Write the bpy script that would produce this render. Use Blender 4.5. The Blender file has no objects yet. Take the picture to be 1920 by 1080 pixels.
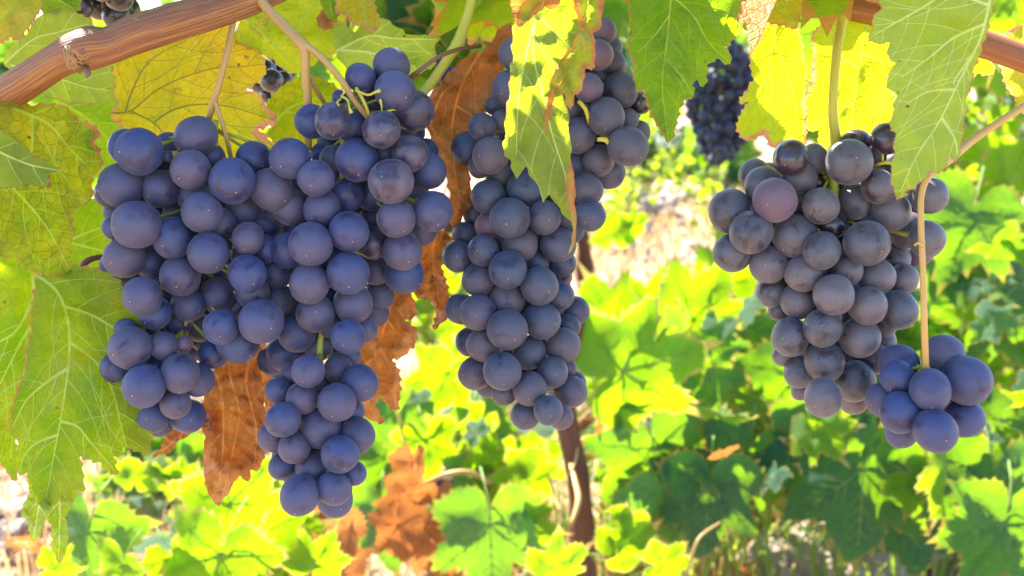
import bpy, math, random, bisect
from mathutils import Vector, Matrix, Euler, noise
from mathutils.geometry import delaunay_2d_cdt
R = math.radians
random.seed(11)
scene = bpy.context.scene

# ---------------------------------------------------------------- camera
LENS = 42.2; K = 36.0 / LENS; PITCH = R(12); CAMZ = 0.8
cam_d = bpy.data.cameras.new('camera'); cam = bpy.data.objects.new('camera', cam_d)
scene.collection.objects.link(cam); scene.camera = cam
cam.location = (0, 0, CAMZ); cam.rotation_euler = (R(90) - PITCH, 0, 0)
cam_d.lens = LENS; cam_d.sensor_width = 36; cam_d.clip_start = 0.02; cam_d.clip_end = 1000
cam_d.dof.use_dof = True; cam_d.dof.focus_distance = 0.45; cam_d.dof.aperture_fstop = 17
# ---------------------------------------------------------------- world, sun, exposure
SUN = Vector((-0.50, 0.66, 0.92)).normalized()
elev = math.asin(SUN.z); azim = math.atan2(SUN.x, SUN.y)
w = bpy.data.worlds.new('World'); scene.world = w; w.use_nodes = True
nt = w.node_tree; bg = nt.nodes['Background']
sky = nt.nodes.new('ShaderNodeTexSky'); sky.sky_type = 'NISHITA'; sky.sun_disc = False
sky.sun_elevation = elev; sky.sun_rotation = azim; sky.air_density = 1.0; sky.dust_density = 0.1; sky.ozone_density = 5.0
nt.links.new(sky.outputs[0], bg.inputs[0]); bg.inputs[1].default_value = 0.115
sl = bpy.data.lights.new('sun', 'SUN'); sun = bpy.data.objects.new('sun', sl); scene.collection.objects.link(sun)
sl.energy = 5.0; sl.angle = R(0.5); sl.color = (1.0, 0.93, 0.82)
sun.rotation_euler = SUN.to_track_quat('Z', 'Y').to_euler()
vs = scene.view_settings; vs.view_transform = 'Standard'; vs.look = 'None'; vs.gamma = 1; vs.exposure = 2.4
scene.cycles.max_bounces = 8; scene.cycles.transmission_bounces = 6

# ---------------------------------------------------------------- helpers
FW = Vector((0, math.cos(PITCH), -math.sin(PITCH))); UP = Vector((0, math.sin(PITCH), math.cos(PITCH))); RT = Vector((1, 0, 0))
CAM = Vector((0, 0, CAMZ))
def W(px, py, d):                       # a point d metres away along the viewing axis
    s = K * d / 1920.0
    return CAM + FW * d + RT * ((px - 960) * s) + UP * ((540 - py) * s)
def tag(o, label=None, cat=None, group=None, kind=None):
    if label: o['label'] = label
    if cat: o['category'] = cat
    if group: o['group'] = group
    if kind: o['kind'] = kind
    return o
def link(o, parent=None):
    scene.collection.objects.link(o)
    if parent: o.parent = parent
    return o
def empty(name, loc, label=None, cat=None, group=None):
    o = bpy.data.objects.new(name, None); o.location = loc; o.empty_display_size = 0.01
    return tag(link(o), label, cat, group)
class MB:
    def __init__(s): s.v = []; s.f = []; s.m = []; s.uv = {}; s.rim = []
    def add(s, vs_, fs_, mi=0, rim=None):
        o = len(s.v); s.v += [Vector(p) for p in vs_]
        s.rim += list(rim) if rim is not None else [1.0] * len(vs_)
        s.f += [tuple(i + o for i in f) for f in fs_]; s.m += [mi] * len(fs_)
        return o
    def tube(s, pts, rads, n=8, mi=0, cap=True, ridge=0.0, seed=0):
        vs_ = []; fs_ = []; uvs = []
        P = [Vector(p) for p in pts]; L = 0; up = Vector((0.3, 1, 0.2)).normalized()
        for i, p in enumerate(P):
            t = (P[min(i + 1, len(P) - 1)] - P[max(i - 1, 0)])
            if t.length < 1e-9: t = Vector((0, 0, 1))
            t.normalize(); a = up - t * up.dot(t)
            if a.length < 1e-4: a = Vector((1, 0, 0))
            a.normalize(); b = t.cross(a); up = a
            if i: L += (P[i] - P[i - 1]).length
            for k in range(n):
                an = 2 * math.pi * k / n; rr = rads[i]
                if ridge:
                    rr *= 1 + ridge * noise.noise(Vector((math.cos(an) * 1.6 + seed, math.sin(an) * 1.6, L * 18))) + ridge * .6 * noise.noise(Vector((math.cos(an) * 4 + seed, math.sin(an) * 4, L * 8)))
                vs_.append(p + (a * math.cos(an) + b * math.sin(an)) * rr); uvs.append((k / n, L))
        for i in range(len(P) - 1):
            for k in range(n):
                fs_.append((i * n + k, i * n + (k + 1) % n, (i + 1) * n + (k + 1) % n, (i + 1) * n + k))
        if cap: fs_ += [tuple(range(n))[::-1], tuple((len(P) - 1) * n + k for k in range(n))]
        o = s.add(vs_, fs_, mi)
        for i, q in enumerate(uvs): s.uv[o + i] = q
    def build(s, name, mats, parent=None, smooth=True):
        off = parent.matrix_basis.translation if parent else Vector((0, 0, 0))
        if parent and parent.parent: off = off + parent.parent.matrix_basis.translation
        me = bpy.data.meshes.new(name); me.from_pydata([tuple(p - off) for p in s.v], [], s.f)
        for m in (mats if isinstance(mats, (list, tuple)) else [mats]): me.materials.append(m)
        me.polygons.foreach_set('material_index', s.m)
        if smooth: me.polygons.foreach_set('use_smooth', [True] * len(s.f))
        a = me.attributes.new('rim', 'FLOAT', 'POINT'); a.data.foreach_set('value', s.rim)
        if s.uv:
            u = me.attributes.new('along', 'FLOAT_VECTOR', 'POINT')
            for i, q in s.uv.items(): u.data[i].vector = (math.cos(q[0] * 6.2832), math.sin(q[0] * 6.2832), q[1])
        me.update()
        return link(bpy.data.objects.new(name, me), parent)
def spline(pts, step):                  # Catmull-Rom through tuples, resampled
    n = len(pts); out = []
    for i in range(n - 1):
        p0, p1, p2, p3 = pts[max(i - 1, 0)], pts[i], pts[i + 1], pts[min(i + 2, n - 1)]
        L = math.dist(p1[:2], p2[:2]) if len(p1) < 5 else 1; k = max(2, int(L / step))
        for j in range(k):
            t = j / k
            out.append(tuple(0.5 * (2 * b + (c - a) * t + (2 * a - 5 * b + 4 * c - d) * t * t + (3 * b - a - 3 * c + d) * t ** 3) for a, b, c, d in zip(p0, p1, p2, p3)))
    out.append(tuple(pts[-1])); return out

# ---------------------------------------------------------------- materials
def nodes(name):
    m = bpy.data.materials.new(name); m.use_nodes = True; t = m.node_tree
    p = t.nodes['Principled BSDF']; out = t.nodes['Material Output']
    return m, t, p, out
def N(t, kind, **kw):
    n = t.nodes.new(kind)
    for k, v in kw.items():
        if k in n.inputs: n.inputs[k].default_value = v
        else: setattr(n, k, v)
    return n
def ramp(t, fac, stops):
    r = N(t, 'ShaderNodeValToRGB'); e = r.color_ramp.elements
    while len(e) < len(stops): e.new(0.5)
    for i, (p, c) in enumerate(stops): e[i].position = p; e[i].color = (*c, 1) if len(c) == 3 else c
    t.links.new(fac, r.inputs[0]); return r.outputs[0]
def mixc(t, f, a, b, mode='MIX'):
    n = N(t, 'ShaderNodeMix', data_type='RGBA', blend_type=mode)
    for i, x in ((0, f), (6, a), (7, b)):
        if hasattr(x, 'default_value') and not isinstance(x, (float, tuple)): t.links.new(x, n.inputs[i])
        elif i == 0: n.inputs[0].default_value = x
        else: n.inputs[i].default_value = (*x, 1)
    return n.outputs[2]
def math_(t, op, a, b=0.0, clamp=False):
    n = N(t, 'ShaderNodeMath', operation=op, use_clamp=clamp)
    for i, x in ((0, a), (1, b)):
        if isinstance(x, (int, float)): n.inputs[i].default_value = x
        else: t.links.new(x, n.inputs[i])
    return n.outputs[0]
def leaf_mat(name, c1, c2, tr1, tr2, edge=None, edge_tr=None, edge_w=0.15, spots=None, cell=220, rough=.42, mott=38, trans=.55, vein=None, bumps=.65, perobj=True, spec=.2, netd=.86):
    """c1/c2 reflectance mottle, tr1/tr2 transmitted colour, edge = coloured margin"""
    m, t, p, out = nodes(name)
    tc = N(t, 'ShaderNodeTexCoord'); oi = N(t, 'ShaderNodeObjectInfo')
    mp = N(t, 'ShaderNodeVectorMath', operation='ADD'); t.links.new(tc.outputs['Object'], mp.inputs[0])
    sc = N(t, 'ShaderNodeMath', operation='MULTIPLY'); sc.inputs[1].default_value = 7.0; t.links.new(oi.outputs['Random'], sc.inputs[0])
    t.links.new(sc.outputs[0], mp.inputs[1]); vec = mp.outputs[0]
    n1 = N(t, 'ShaderNodeTexNoise', Scale=mott, Detail=5.0, Roughness=.6); t.links.new(vec, n1.inputs['Vector'])
    n2 = N(t, 'ShaderNodeTexNoise', Scale=mott * 9, Detail=3.0); t.links.new(vec, n2.inputs['Vector'])
    vo = N(t, 'ShaderNodeTexVoronoi', feature='DISTANCE_TO_EDGE', Scale=cell); t.links.new(vec, vo.inputs['Vector'])
    vo2 = N(t, 'ShaderNodeTexVoronoi', feature='DISTANCE_TO_EDGE', Scale=cell * 2.7); t.links.new(vec, vo2.inputs['Vector'])
    net = ramp(t, vo.outputs['Distance'], [(0.0, (1, 1, 1)), (0.09, (0, 0, 0))])
    net2 = ramp(t, vo2.outputs['Distance'], [(0.0, (.5, .5, .5)), (0.12, (0, 0, 0))])
    f = ramp(t, n1.outputs['Fac'], [(.36, (0, 0, 0)), (.64, (1, 1, 1))])
    base = mixc(t, f, c1, c2); tr = mixc(t, f, tr1, tr2)
    vein = vein or tuple(min(1, x * 1.6 + .03) for x in c2)
    nf = math_(t, 'MULTIPLY', net, .45); base = mixc(t, nf, base, vein)
    nf2 = math_(t, 'MULTIPLY', net2, .35); base = mixc(t, nf2, base, vein)
    trv = tuple(x * netd for x in tr1); tr = mixc(t, nf, tr, trv); tr = mixc(t, nf2, tr, trv)
    fine = math_(t, 'MULTIPLY', n2.outputs['Fac'], .5)
    base = mixc(t, fine, base, tuple(x * .6 for x in c1)); 
    v3 = N(t, 'ShaderNodeTexVoronoi', Scale=mott * 3.2, Randomness=1.0); t.links.new(vec, v3.inputs['Vector'])
    dots = math_(t, 'MULTIPLY', ramp(t, v3.outputs['Distance'], [(.05, (1, 1, 1)), (.11, (0, 0, 0))]), ramp(t, n1.outputs['Fac'], [(.52, (0, 0, 0)), (.58, (1, 1, 1))]))
    base = mixc(t, dots, base, (.16, .05, .02)); tr = mixc(t, dots, tr, (.22, .06, .01))
    tr = mixc(t, math_(t, 'MULTIPLY', n2.outputs['Fac'], .5), tr, tuple(x * .45 for x in tr1))
    if edge:
        at = N(t, 'ShaderNodeAttribute', attribute_name='rim')
        e = math_(t, 'ADD', at.outputs['Fac'], math_(t, 'MULTIPLY', math_(t, 'SUBTRACT', n1.outputs['Fac'], .5), edge_w * 6))
        ef = ramp(t, e, [(0.0, (1, 1, 1)), (max(edge_w, .02), (0, 0, 0))])
        base = mixc(t, ef, base, edge); tr = mixc(t, ef, tr, edge_tr or edge)
    if spots:
        ns = N(t, 'ShaderNodeTexNoise', Scale=mott * 1.9, Detail=6.0, Roughness=.75); t.links.new(vec, ns.inputs['Vector'])
        sf = ramp(t, ns.outputs['Fac'], [(.60, (0, 0, 0)), (.68, (1, 1, 1))])
        base = mixc(t, sf, base, spots); tr = mixc(t, sf, tr, tuple(x * .9 for x in spots))
    if perobj:
        hv = N(t, 'ShaderNodeHueSaturation'); r_ = N(t, 'ShaderNodeMapRange'); t.links.new(oi.outputs['Random'], r_.inputs[0])
        r_.inputs[3].default_value = .72; r_.inputs[4].default_value = 1.25
        t.links.new(r_.outputs[0], hv.inputs['Value']); t.links.new(base, hv.inputs['Color']); base = hv.outputs[0]
    t.links.new(base, p.inputs['Base Color']); p.inputs['Roughness'].default_value = rough
    p.inputs['Specular IOR Level'].default_value = spec
    h = math_(t, 'ADD', math_(t, 'MULTIPLY', net, -.6), math_(t, 'MULTIPLY', n2.outputs['Fac'], .6)); h = math_(t, 'SUBTRACT', h, math_(t, 'MULTIPLY', net2, .4))
    bp = N(t, 'ShaderNodeBump', Strength=bumps, Distance=.0006); t.links.new(h, bp.inputs['Height'])
    t.links.new(bp.outputs[0], p.inputs['Normal'])
    tl = N(t, 'ShaderNodeBsdfTranslucent'); t.links.new(tr, tl.inputs[0]); t.links.new(bp.outputs[0], tl.inputs['Normal'])
    mx = N(t, 'ShaderNodeMixShader'); mx.inputs[0].default_value = trans
    t.links.new(p.outputs[0], mx.inputs[1]); t.links.new(tl.outputs[0], mx.inputs[2]); t.links.new(mx.outputs[0], out.inputs[0])
    return m
def grape_mat(name, skin, bloom, rub, coat=0.0, rlo=.28, rhi=.62, sheen=.35, lo=.38, hi=.55, sss=0.0):
    m, t, p, out = nodes(name)
    tc = N(t, 'ShaderNodeTexCoord'); oi = N(t, 'ShaderNodeObjectInfo')
    mp = N(t, 'ShaderNodeVectorMath', operation='ADD'); t.links.new(tc.outputs['Object'], mp.inputs[0])
    sc = math_(t, 'MULTIPLY', oi.outputs['Random'], 40.0); t.links.new(sc, mp.inputs[1]); vec = mp.outputs[0]
    n1 = N(t, 'ShaderNodeTexNoise', Scale=1.1, Detail=4.0, Roughness=.62, Distortion=.4); t.links.new(vec, n1.inputs['Vector'])
    n2 = N(t, 'ShaderNodeTexNoise', Scale=14.0, Detail=4.0, Roughness=.7); t.links.new(vec, n2.inputs['Vector'])
    n3 = N(t, 'ShaderNodeTexNoise', Scale=55.0, Detail=2.0); t.links.new(vec, n3.inputs['Vector'])
    a = math_(t, 'ADD', math_(t, 'MULTIPLY', n1.outputs['Fac'], .85), math_(t, 'MULTIPLY', n2.outputs['Fac'], .15))
    r_ = math_(t, 'MULTIPLY', math_(t, 'SUBTRACT', oi.outputs['Random'], .5), .07); a = math_(t, 'ADD', a, r_)
    f = ramp(t, a, [(lo - .07, (.12, .12, .12)), (lo, (.72, .72, .72)), (hi, (1, 1, 1))])
    f = math_(t, 'MULTIPLY', f, math_(t, 'ADD', .70, math_(t, 'MULTIPLY', n3.outputs['Fac'], .45)), True)
    # each berry has its own tint: blue to violet
    tint = mixc(t, oi.outputs['Random'], bloom, rub)
    col = mixc(t, f, skin, tint)
    # small dark specks
    vo = N(t, 'ShaderNodeTexVoronoi', Scale=2.6, Randomness=1.0); t.links.new(vec, vo.inputs['Vector'])
    sp = ramp(t, vo.outputs['Distance'], [(0.0, (1, 1, 1)), (.045, (1, 1, 1)), (.075, (0, 0, 0))])
    col = mixc(t, math_(t, 'MULTIPLY', sp, .6), col, (.03, .018, .02))
    t.links.new(col, p.inputs['Base Color'])
    ro = N(t, 'ShaderNodeMapRange'); t.links.new(f, ro.inputs[0]); ro.inputs[3].default_value = rlo; ro.inputs[4].default_value = rhi
    t.links.new(ro.outputs[0], p.inputs['Roughness'])
    p.inputs['Sheen Weight'].default_value = sheen; p.inputs['Sheen Roughness'].default_value = .45; p.inputs['Sheen Tint'].default_value = (.75, .8, 1, 1)
    p.inputs['Coat Weight'].default_value = coat; p.inputs['Coat Roughness'].default_value = .16
    p.inputs['Specular IOR Level'].default_value = .45
    bp = N(t, 'ShaderNodeBump', Strength=.10, Distance=.02); t.links.new(n2.outputs['Fac'], bp.inputs['Height']); t.links.new(bp.outputs[0], p.inputs['Normal'])
    return m
def plain(name, c, rough=.5, c2=None, scale=120, bump=.3, trans=None, dist=.0006):
    m, t, p, out = nodes(name); tc = N(t, 'ShaderNodeTexCoord')
    n1 = N(t, 'ShaderNodeTexNoise', Scale=scale, Detail=5.0, Roughness=.65); t.links.new(tc.outputs['Object'], n1.inputs['Vector'])
    f = ramp(t, n1.outputs['Fac'], [(.35, (0, 0, 0)), (.65, (1, 1, 1))])
    t.links.new(mixc(t, f, c, c2 or tuple(x * .6 for x in c)), p.inputs['Base Color'])
    p.inputs['Roughness'].default_value = rough
    bp = N(t, 'ShaderNodeBump', Strength=bump, Distance=dist); t.links.new(n1.outputs['Fac'], bp.inputs['Height']); t.links.new(bp.outputs[0], p.inputs['Normal'])
    if trans:
        tl = N(t, 'ShaderNodeBsdfTranslucent'); tl.inputs[0].default_value = (*trans, 1); mx = N(t, 'ShaderNodeMixShader'); mx.inputs[0].default_value = .45
        t.links.new(p.outputs[0], mx.inputs[1]); t.links.new(tl.outputs[0], mx.inputs[2]); t.links.new(mx.outputs[0], out.inputs[0])
    return m
def bark_mat(name, stops, along=10, around=3.2, bump=.7, rough=.5):
    m, t, p, out = nodes(name); at = N(t, 'ShaderNodeAttribute', attribute_name='along')
    mp = N(t, 'ShaderNodeMapping'); mp.inputs['Scale'].default_value = (around, around, along); t.links.new(at.outputs['Vector'], mp.inputs[0])
    n1 = N(t, 'ShaderNodeTexNoise', Scale=1.0, Detail=6.0, Roughness=.6, Distortion=.5); t.links.new(mp.outputs[0], n1.inputs['Vector'])
    mp2 = N(t, 'ShaderNodeMapping'); mp2.inputs['Scale'].default_value = (around * 5, around * 5, along * 1.1); t.links.new(at.outputs['Vector'], mp2.inputs[0])
    n2 = N(t, 'ShaderNodeTexNoise', Scale=1.0, Detail=4.0, Roughness=.7); t.links.new(mp2.outputs[0], n2.inputs['Vector'])
    f = math_(t, 'ADD', math_(t, 'MULTIPLY', n1.outputs['Fac'], .6), math_(t, 'MULTIPLY', n2.outputs['Fac'], .4))
    t.links.new(ramp(t, f, stops), p.inputs['Base Color']); p.inputs['Roughness'].default_value = rough
    bp = N(t, 'ShaderNodeBump', Strength=bump, Distance=.0014); t.links.new(f, bp.inputs['Height']); t.links.new(bp.outputs[0], p.inputs['Normal'])
    return m

M = {}
# fresh to autumn leaves: reflectance and what shines through
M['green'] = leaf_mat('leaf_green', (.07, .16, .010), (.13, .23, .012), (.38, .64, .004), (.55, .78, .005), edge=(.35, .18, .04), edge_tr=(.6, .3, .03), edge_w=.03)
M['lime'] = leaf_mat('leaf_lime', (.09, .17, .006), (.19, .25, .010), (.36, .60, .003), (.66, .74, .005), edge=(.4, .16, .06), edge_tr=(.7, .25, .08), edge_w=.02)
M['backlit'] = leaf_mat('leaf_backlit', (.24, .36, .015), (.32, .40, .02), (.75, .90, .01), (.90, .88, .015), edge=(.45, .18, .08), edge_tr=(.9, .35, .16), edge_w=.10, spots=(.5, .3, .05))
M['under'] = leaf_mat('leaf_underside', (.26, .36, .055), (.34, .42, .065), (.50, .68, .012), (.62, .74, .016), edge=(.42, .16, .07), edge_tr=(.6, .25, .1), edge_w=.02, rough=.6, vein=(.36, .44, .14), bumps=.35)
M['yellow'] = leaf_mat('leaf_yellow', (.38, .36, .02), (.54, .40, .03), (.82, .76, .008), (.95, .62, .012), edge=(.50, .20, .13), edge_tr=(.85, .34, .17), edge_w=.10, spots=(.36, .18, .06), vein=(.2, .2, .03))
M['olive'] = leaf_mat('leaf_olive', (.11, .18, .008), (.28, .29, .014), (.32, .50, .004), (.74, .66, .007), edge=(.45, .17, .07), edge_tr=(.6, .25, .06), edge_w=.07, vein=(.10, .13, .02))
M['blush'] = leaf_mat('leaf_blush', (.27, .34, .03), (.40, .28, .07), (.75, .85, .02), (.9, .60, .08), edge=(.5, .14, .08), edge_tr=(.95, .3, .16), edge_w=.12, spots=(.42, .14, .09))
M['dead'] = leaf_mat('leaf_dead', (.36, .125, .03), (.60, .29, .10), (.62, .17, .025), (.90, .42, .09), rough=.5, vein=(.55, .27, .1), trans=.42, bumps=.7, mott=40, cell=150)
M['bgreen'] = leaf_mat('vine_leaf_green', (.008, .066, .078), (.022, .10, .055), (.24, .54, .002), (.42, .72, .003), edge=(.4, .3, .05), edge_w=.02, cell=90, mott=14, rough=.36, trans=.5, spec=.35)  # bluish base carries the teal tone of leaves in shade
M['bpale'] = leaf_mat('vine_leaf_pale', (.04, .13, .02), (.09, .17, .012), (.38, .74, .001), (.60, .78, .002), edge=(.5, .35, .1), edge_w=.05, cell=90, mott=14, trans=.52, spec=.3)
M['bdead'] = leaf_mat('vine_leaf_dead', (.34, .13, .04), (.48, .20, .07), (.55, .17, .03), (.8, .32, .08), cell=60, mott=20, trans=.4, vein=(.5, .27, .12))
M['vein_pale'] = plain('vein_pale', (.26, .33, .06), .5, (.32, .38, .08), 200, .2, (.50, .66, .04))
M['vein_under'] = plain('vein_underside', (.44, .50, .16), .5, (.52, .57, .20), 200, .2, (.80, .90, .12))
M['vein_lime'] = plain('vein_lime', (.22, .30, .04), .5, (.27, .34, .05), 200, .2, (.50, .68, .03))
M['vein_dark'] = plain('vein_olive', (.15, .15, .03), .5, (.22, .20, .04), 200, .2, (.30, .27, .02))
M['vein_dead'] = plain('vein_tan', (.50, .21, .065), .6, (.58, .28, .09), 200, .3, (.8, .32, .07))
M['bvein'] = plain('vein_background', (.20, .30, .10), .5, (.25, .34, .12), 60, .2, (.7, .8, .06))
M['cane'] = bark_mat('cane_bark', [(.30, (.05, .014, .008)), (.38, (.22, .07, .02)), (.44, (.36, .13, .035)), (.49, (.16, .045, .015)), (.54, (.42, .19, .05)), (.59, (.26, .08, .022)), (.63, (.06, .02, .01)), (.70, (.40, .22, .09))], 9, 2.4, 1.0)
M['scar_bark'] = bark_mat('bud_scar_bark', [(.3, (.16, .06, .02)), (.5, (.40, .2, .06)), (.7, (.5, .3, .1))], 60, 3, .6)
M['cane_orange'] = bark_mat('cane_bark_orange', [(.3, (.18, .05, .015)), (.42, (.34, .11, .025)), (.5, (.26, .08, .02)), (.6, (.42, .17, .04)), (.7, (.25, .09, .03))], 9, 2.4, .4)
M['stem_tan'] = bark_mat('stem_tan', [(.25, (.30, .17, .03)), (.5, (.44, .25, .07)), (.62, (.48, .34, .08)), (.75, (.16, .05, .03))], 30, 1.2, .3)
M['stem_green'] = bark_mat('stem_green', [(.25, (.42, .36, .02)), (.5, (.50, .42, .03)), (.62, (.55, .50, .06)), (.78, (.25, .13, .03))], 30, 1.2, .3)
M['stem_orange'] = bark_mat('stem_orange', [(.25, (.42, .22, .05)), (.5, (.52, .30, .07)), (.7, (.60, .38, .11))], 30, 1.2, .3)
M['stem_brown'] = bark_mat('stem_brown', [(.25, (.12, .045, .02)), (.5, (.2, .08, .035)), (.7, (.28, .13, .06))], 30, 1.2, .4)
M['pedicel'] = plain('pedicel_green', (.30, .34, .03), .5, (.40, .38, .05), 300, .3)
M['scar'] = plain('berry_scar', (.42, .30, .24), .5, (.30, .18, .13), 5, .1)
M['scar_ring'] = plain('berry_scar_ring', (.07, .04, .05), .6, (.12, .07, .07), 5, .1)
M['trunk'] = bark_mat('trunk_bark', [(.3, (.04, .016, .010)), (.5, (.12, .04, .016)), (.7, (.22, .09, .04))], 14, 3, .9, .8)
M['g_blue'] = grape_mat('grape_blue', (.028, .018, .05), (.034, .056, .152), (.088, .074, .114), sheen=.09, lo=.435)
M['g_rubbed'] = grape_mat('grape_rubbed', (.03, .02, .045), (.07, .07, .115), (.11, .09, .12), sheen=.15, lo=.52, hi=.66, rlo=.24, rhi=.5, coat=.1)
M['g_slate'] = grape_mat('grape_slate', (.025, .02, .045), (.046, .063, .110), (.092, .076, .096), sheen=.09, lo=.435)
M['g_mauve'] = grape_mat('grape_mauve', (.05, .02, .04), (.11, .08, .12), (.14, .085, .11), sheen=.2)
M['g_grey'] = grape_mat('grape_grey', (.03, .018, .022), (.084, .084, .106), (.136, .112, .124), sheen=.15, coat=.12, lo=.44, hi=.58, rlo=.26, rhi=.6)
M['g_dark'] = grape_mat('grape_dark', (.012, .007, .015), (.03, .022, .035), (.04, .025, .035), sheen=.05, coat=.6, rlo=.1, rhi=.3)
M['g_far'] = grape_mat('grape_far', (.01, .01, .02), (.016, .022, .05), (.03, .03, .05), sheen=.2)  # darkened to put shade on the far bunch

# ---------------------------------------------------------------- berries
def berry_mesh(name, seed):
    rnd = random.Random(seed); mb = MB(); nu, nv = 28, 18; vs_ = []; fs_ = []
    el = rnd.uniform(.98, 1.05)
    def P(th, ph):
        d = Vector((math.sin(ph) * math.cos(th), math.sin(ph) * math.sin(th), -math.cos(ph)))
        r = 1 + .040 * noise.noise(d * 1.2 + Vector((seed * 3.1, 0, 0)))
        return Vector((d.x * r, d.y * r, d.z * r * el))
    vs_.append(P(0, 0))
    for i in range(1, nv):
        for k in range(nu): vs_.append(P(2 * math.pi * k / nu, math.pi * i / nv))
    vs_.append(P(0, math.pi))
    for k in range(nu): fs_.append((0, 1 + (k + 1) % nu, 1 + k)); fs_.append((len(vs_) - 1, 1 + (nv - 2) * nu + k, 1 + (nv - 2) * nu + (k + 1) % nu))
    for i in range(nv - 2):
        for k in range(nu): a = 1 + i * nu; b = a + nu; fs_.append((a + k, a + (k + 1) % nu, b + (k + 1) % nu, b + k))
    mb.add(vs_, fs_)
    z0 = vs_[0].z                       # the pale dot where the flower was, inside a darker ring
    for (r0, h, mi, zz) in ((.075, .012, 2, .010), (.040, .035, 1, -.004)):
        vv = [Vector((0, 0, z0 + zz - h))]; n = 10
        for (q, s_) in ((.55, .75), (1, 0)):
            for k in range(n): vv.append(Vector((r0 * q * math.cos(k * .6283), r0 * q * math.sin(k * .6283), z0 + zz - h * s_)))
        ff = [(0, 1 + (k + 1) % n, 1 + k) for k in range(n)] + [(1 + k, 1 + (k + 1) % n, 1 + n + (k + 1) % n, 1 + n + k) for k in range(n)]
        mb.add(vv, ff, mi)
    return mb
BM = {}
def berry_data(mat, seed):
    if (mat, seed) not in BM:
        o = berry_mesh('grape', seed).build('grape', [M[mat], M['scar'], M['scar_ring']])
        BM[(mat, seed)] = o.data; bpy.data.objects.remove(o)
    return BM[(mat, seed)]

def settle(G):                          # G rows: x, y, r, layer -> depth so that berries touch but do not cut each other
    idx = sorted(range(len(G)), key=lambda i: (G[i][3], -G[i][2])); z = {}
    base = {0: 0, 1: 14, 2: 34, 3: 56, 4: 80, 5: 110}
    for i in idx:
        x, y, r, L = G[i][:4]; zi = base[L]
        for j in z:
            s = math.hypot(x - G[j][0], y - G[j][1]); R_ = (r + G[j][2]) * (.955 if max(L, G[j][3]) < 4 else .8)
            if s < R_ and G[j][3] < L: zi = max(zi, z[j] + math.sqrt(R_ * R_ - s * s))
        for it in range(30):
            moved = False
            for j in z:
                s = math.hypot(x - G[j][0], y - G[j][1]); R_ = (r + G[j][2]) * (.955 if max(L, G[j][3]) < 4 else .8)
                if s < R_:
                    dz = math.sqrt(R_ * R_ - s * s)
                    if abs(zi - z[j]) < dz - .01: zi = z[j] + dz + .02; moved = True
            if not moved: break
        z[i] = zi
    return [z[i] for i in range(len(G))]

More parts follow.
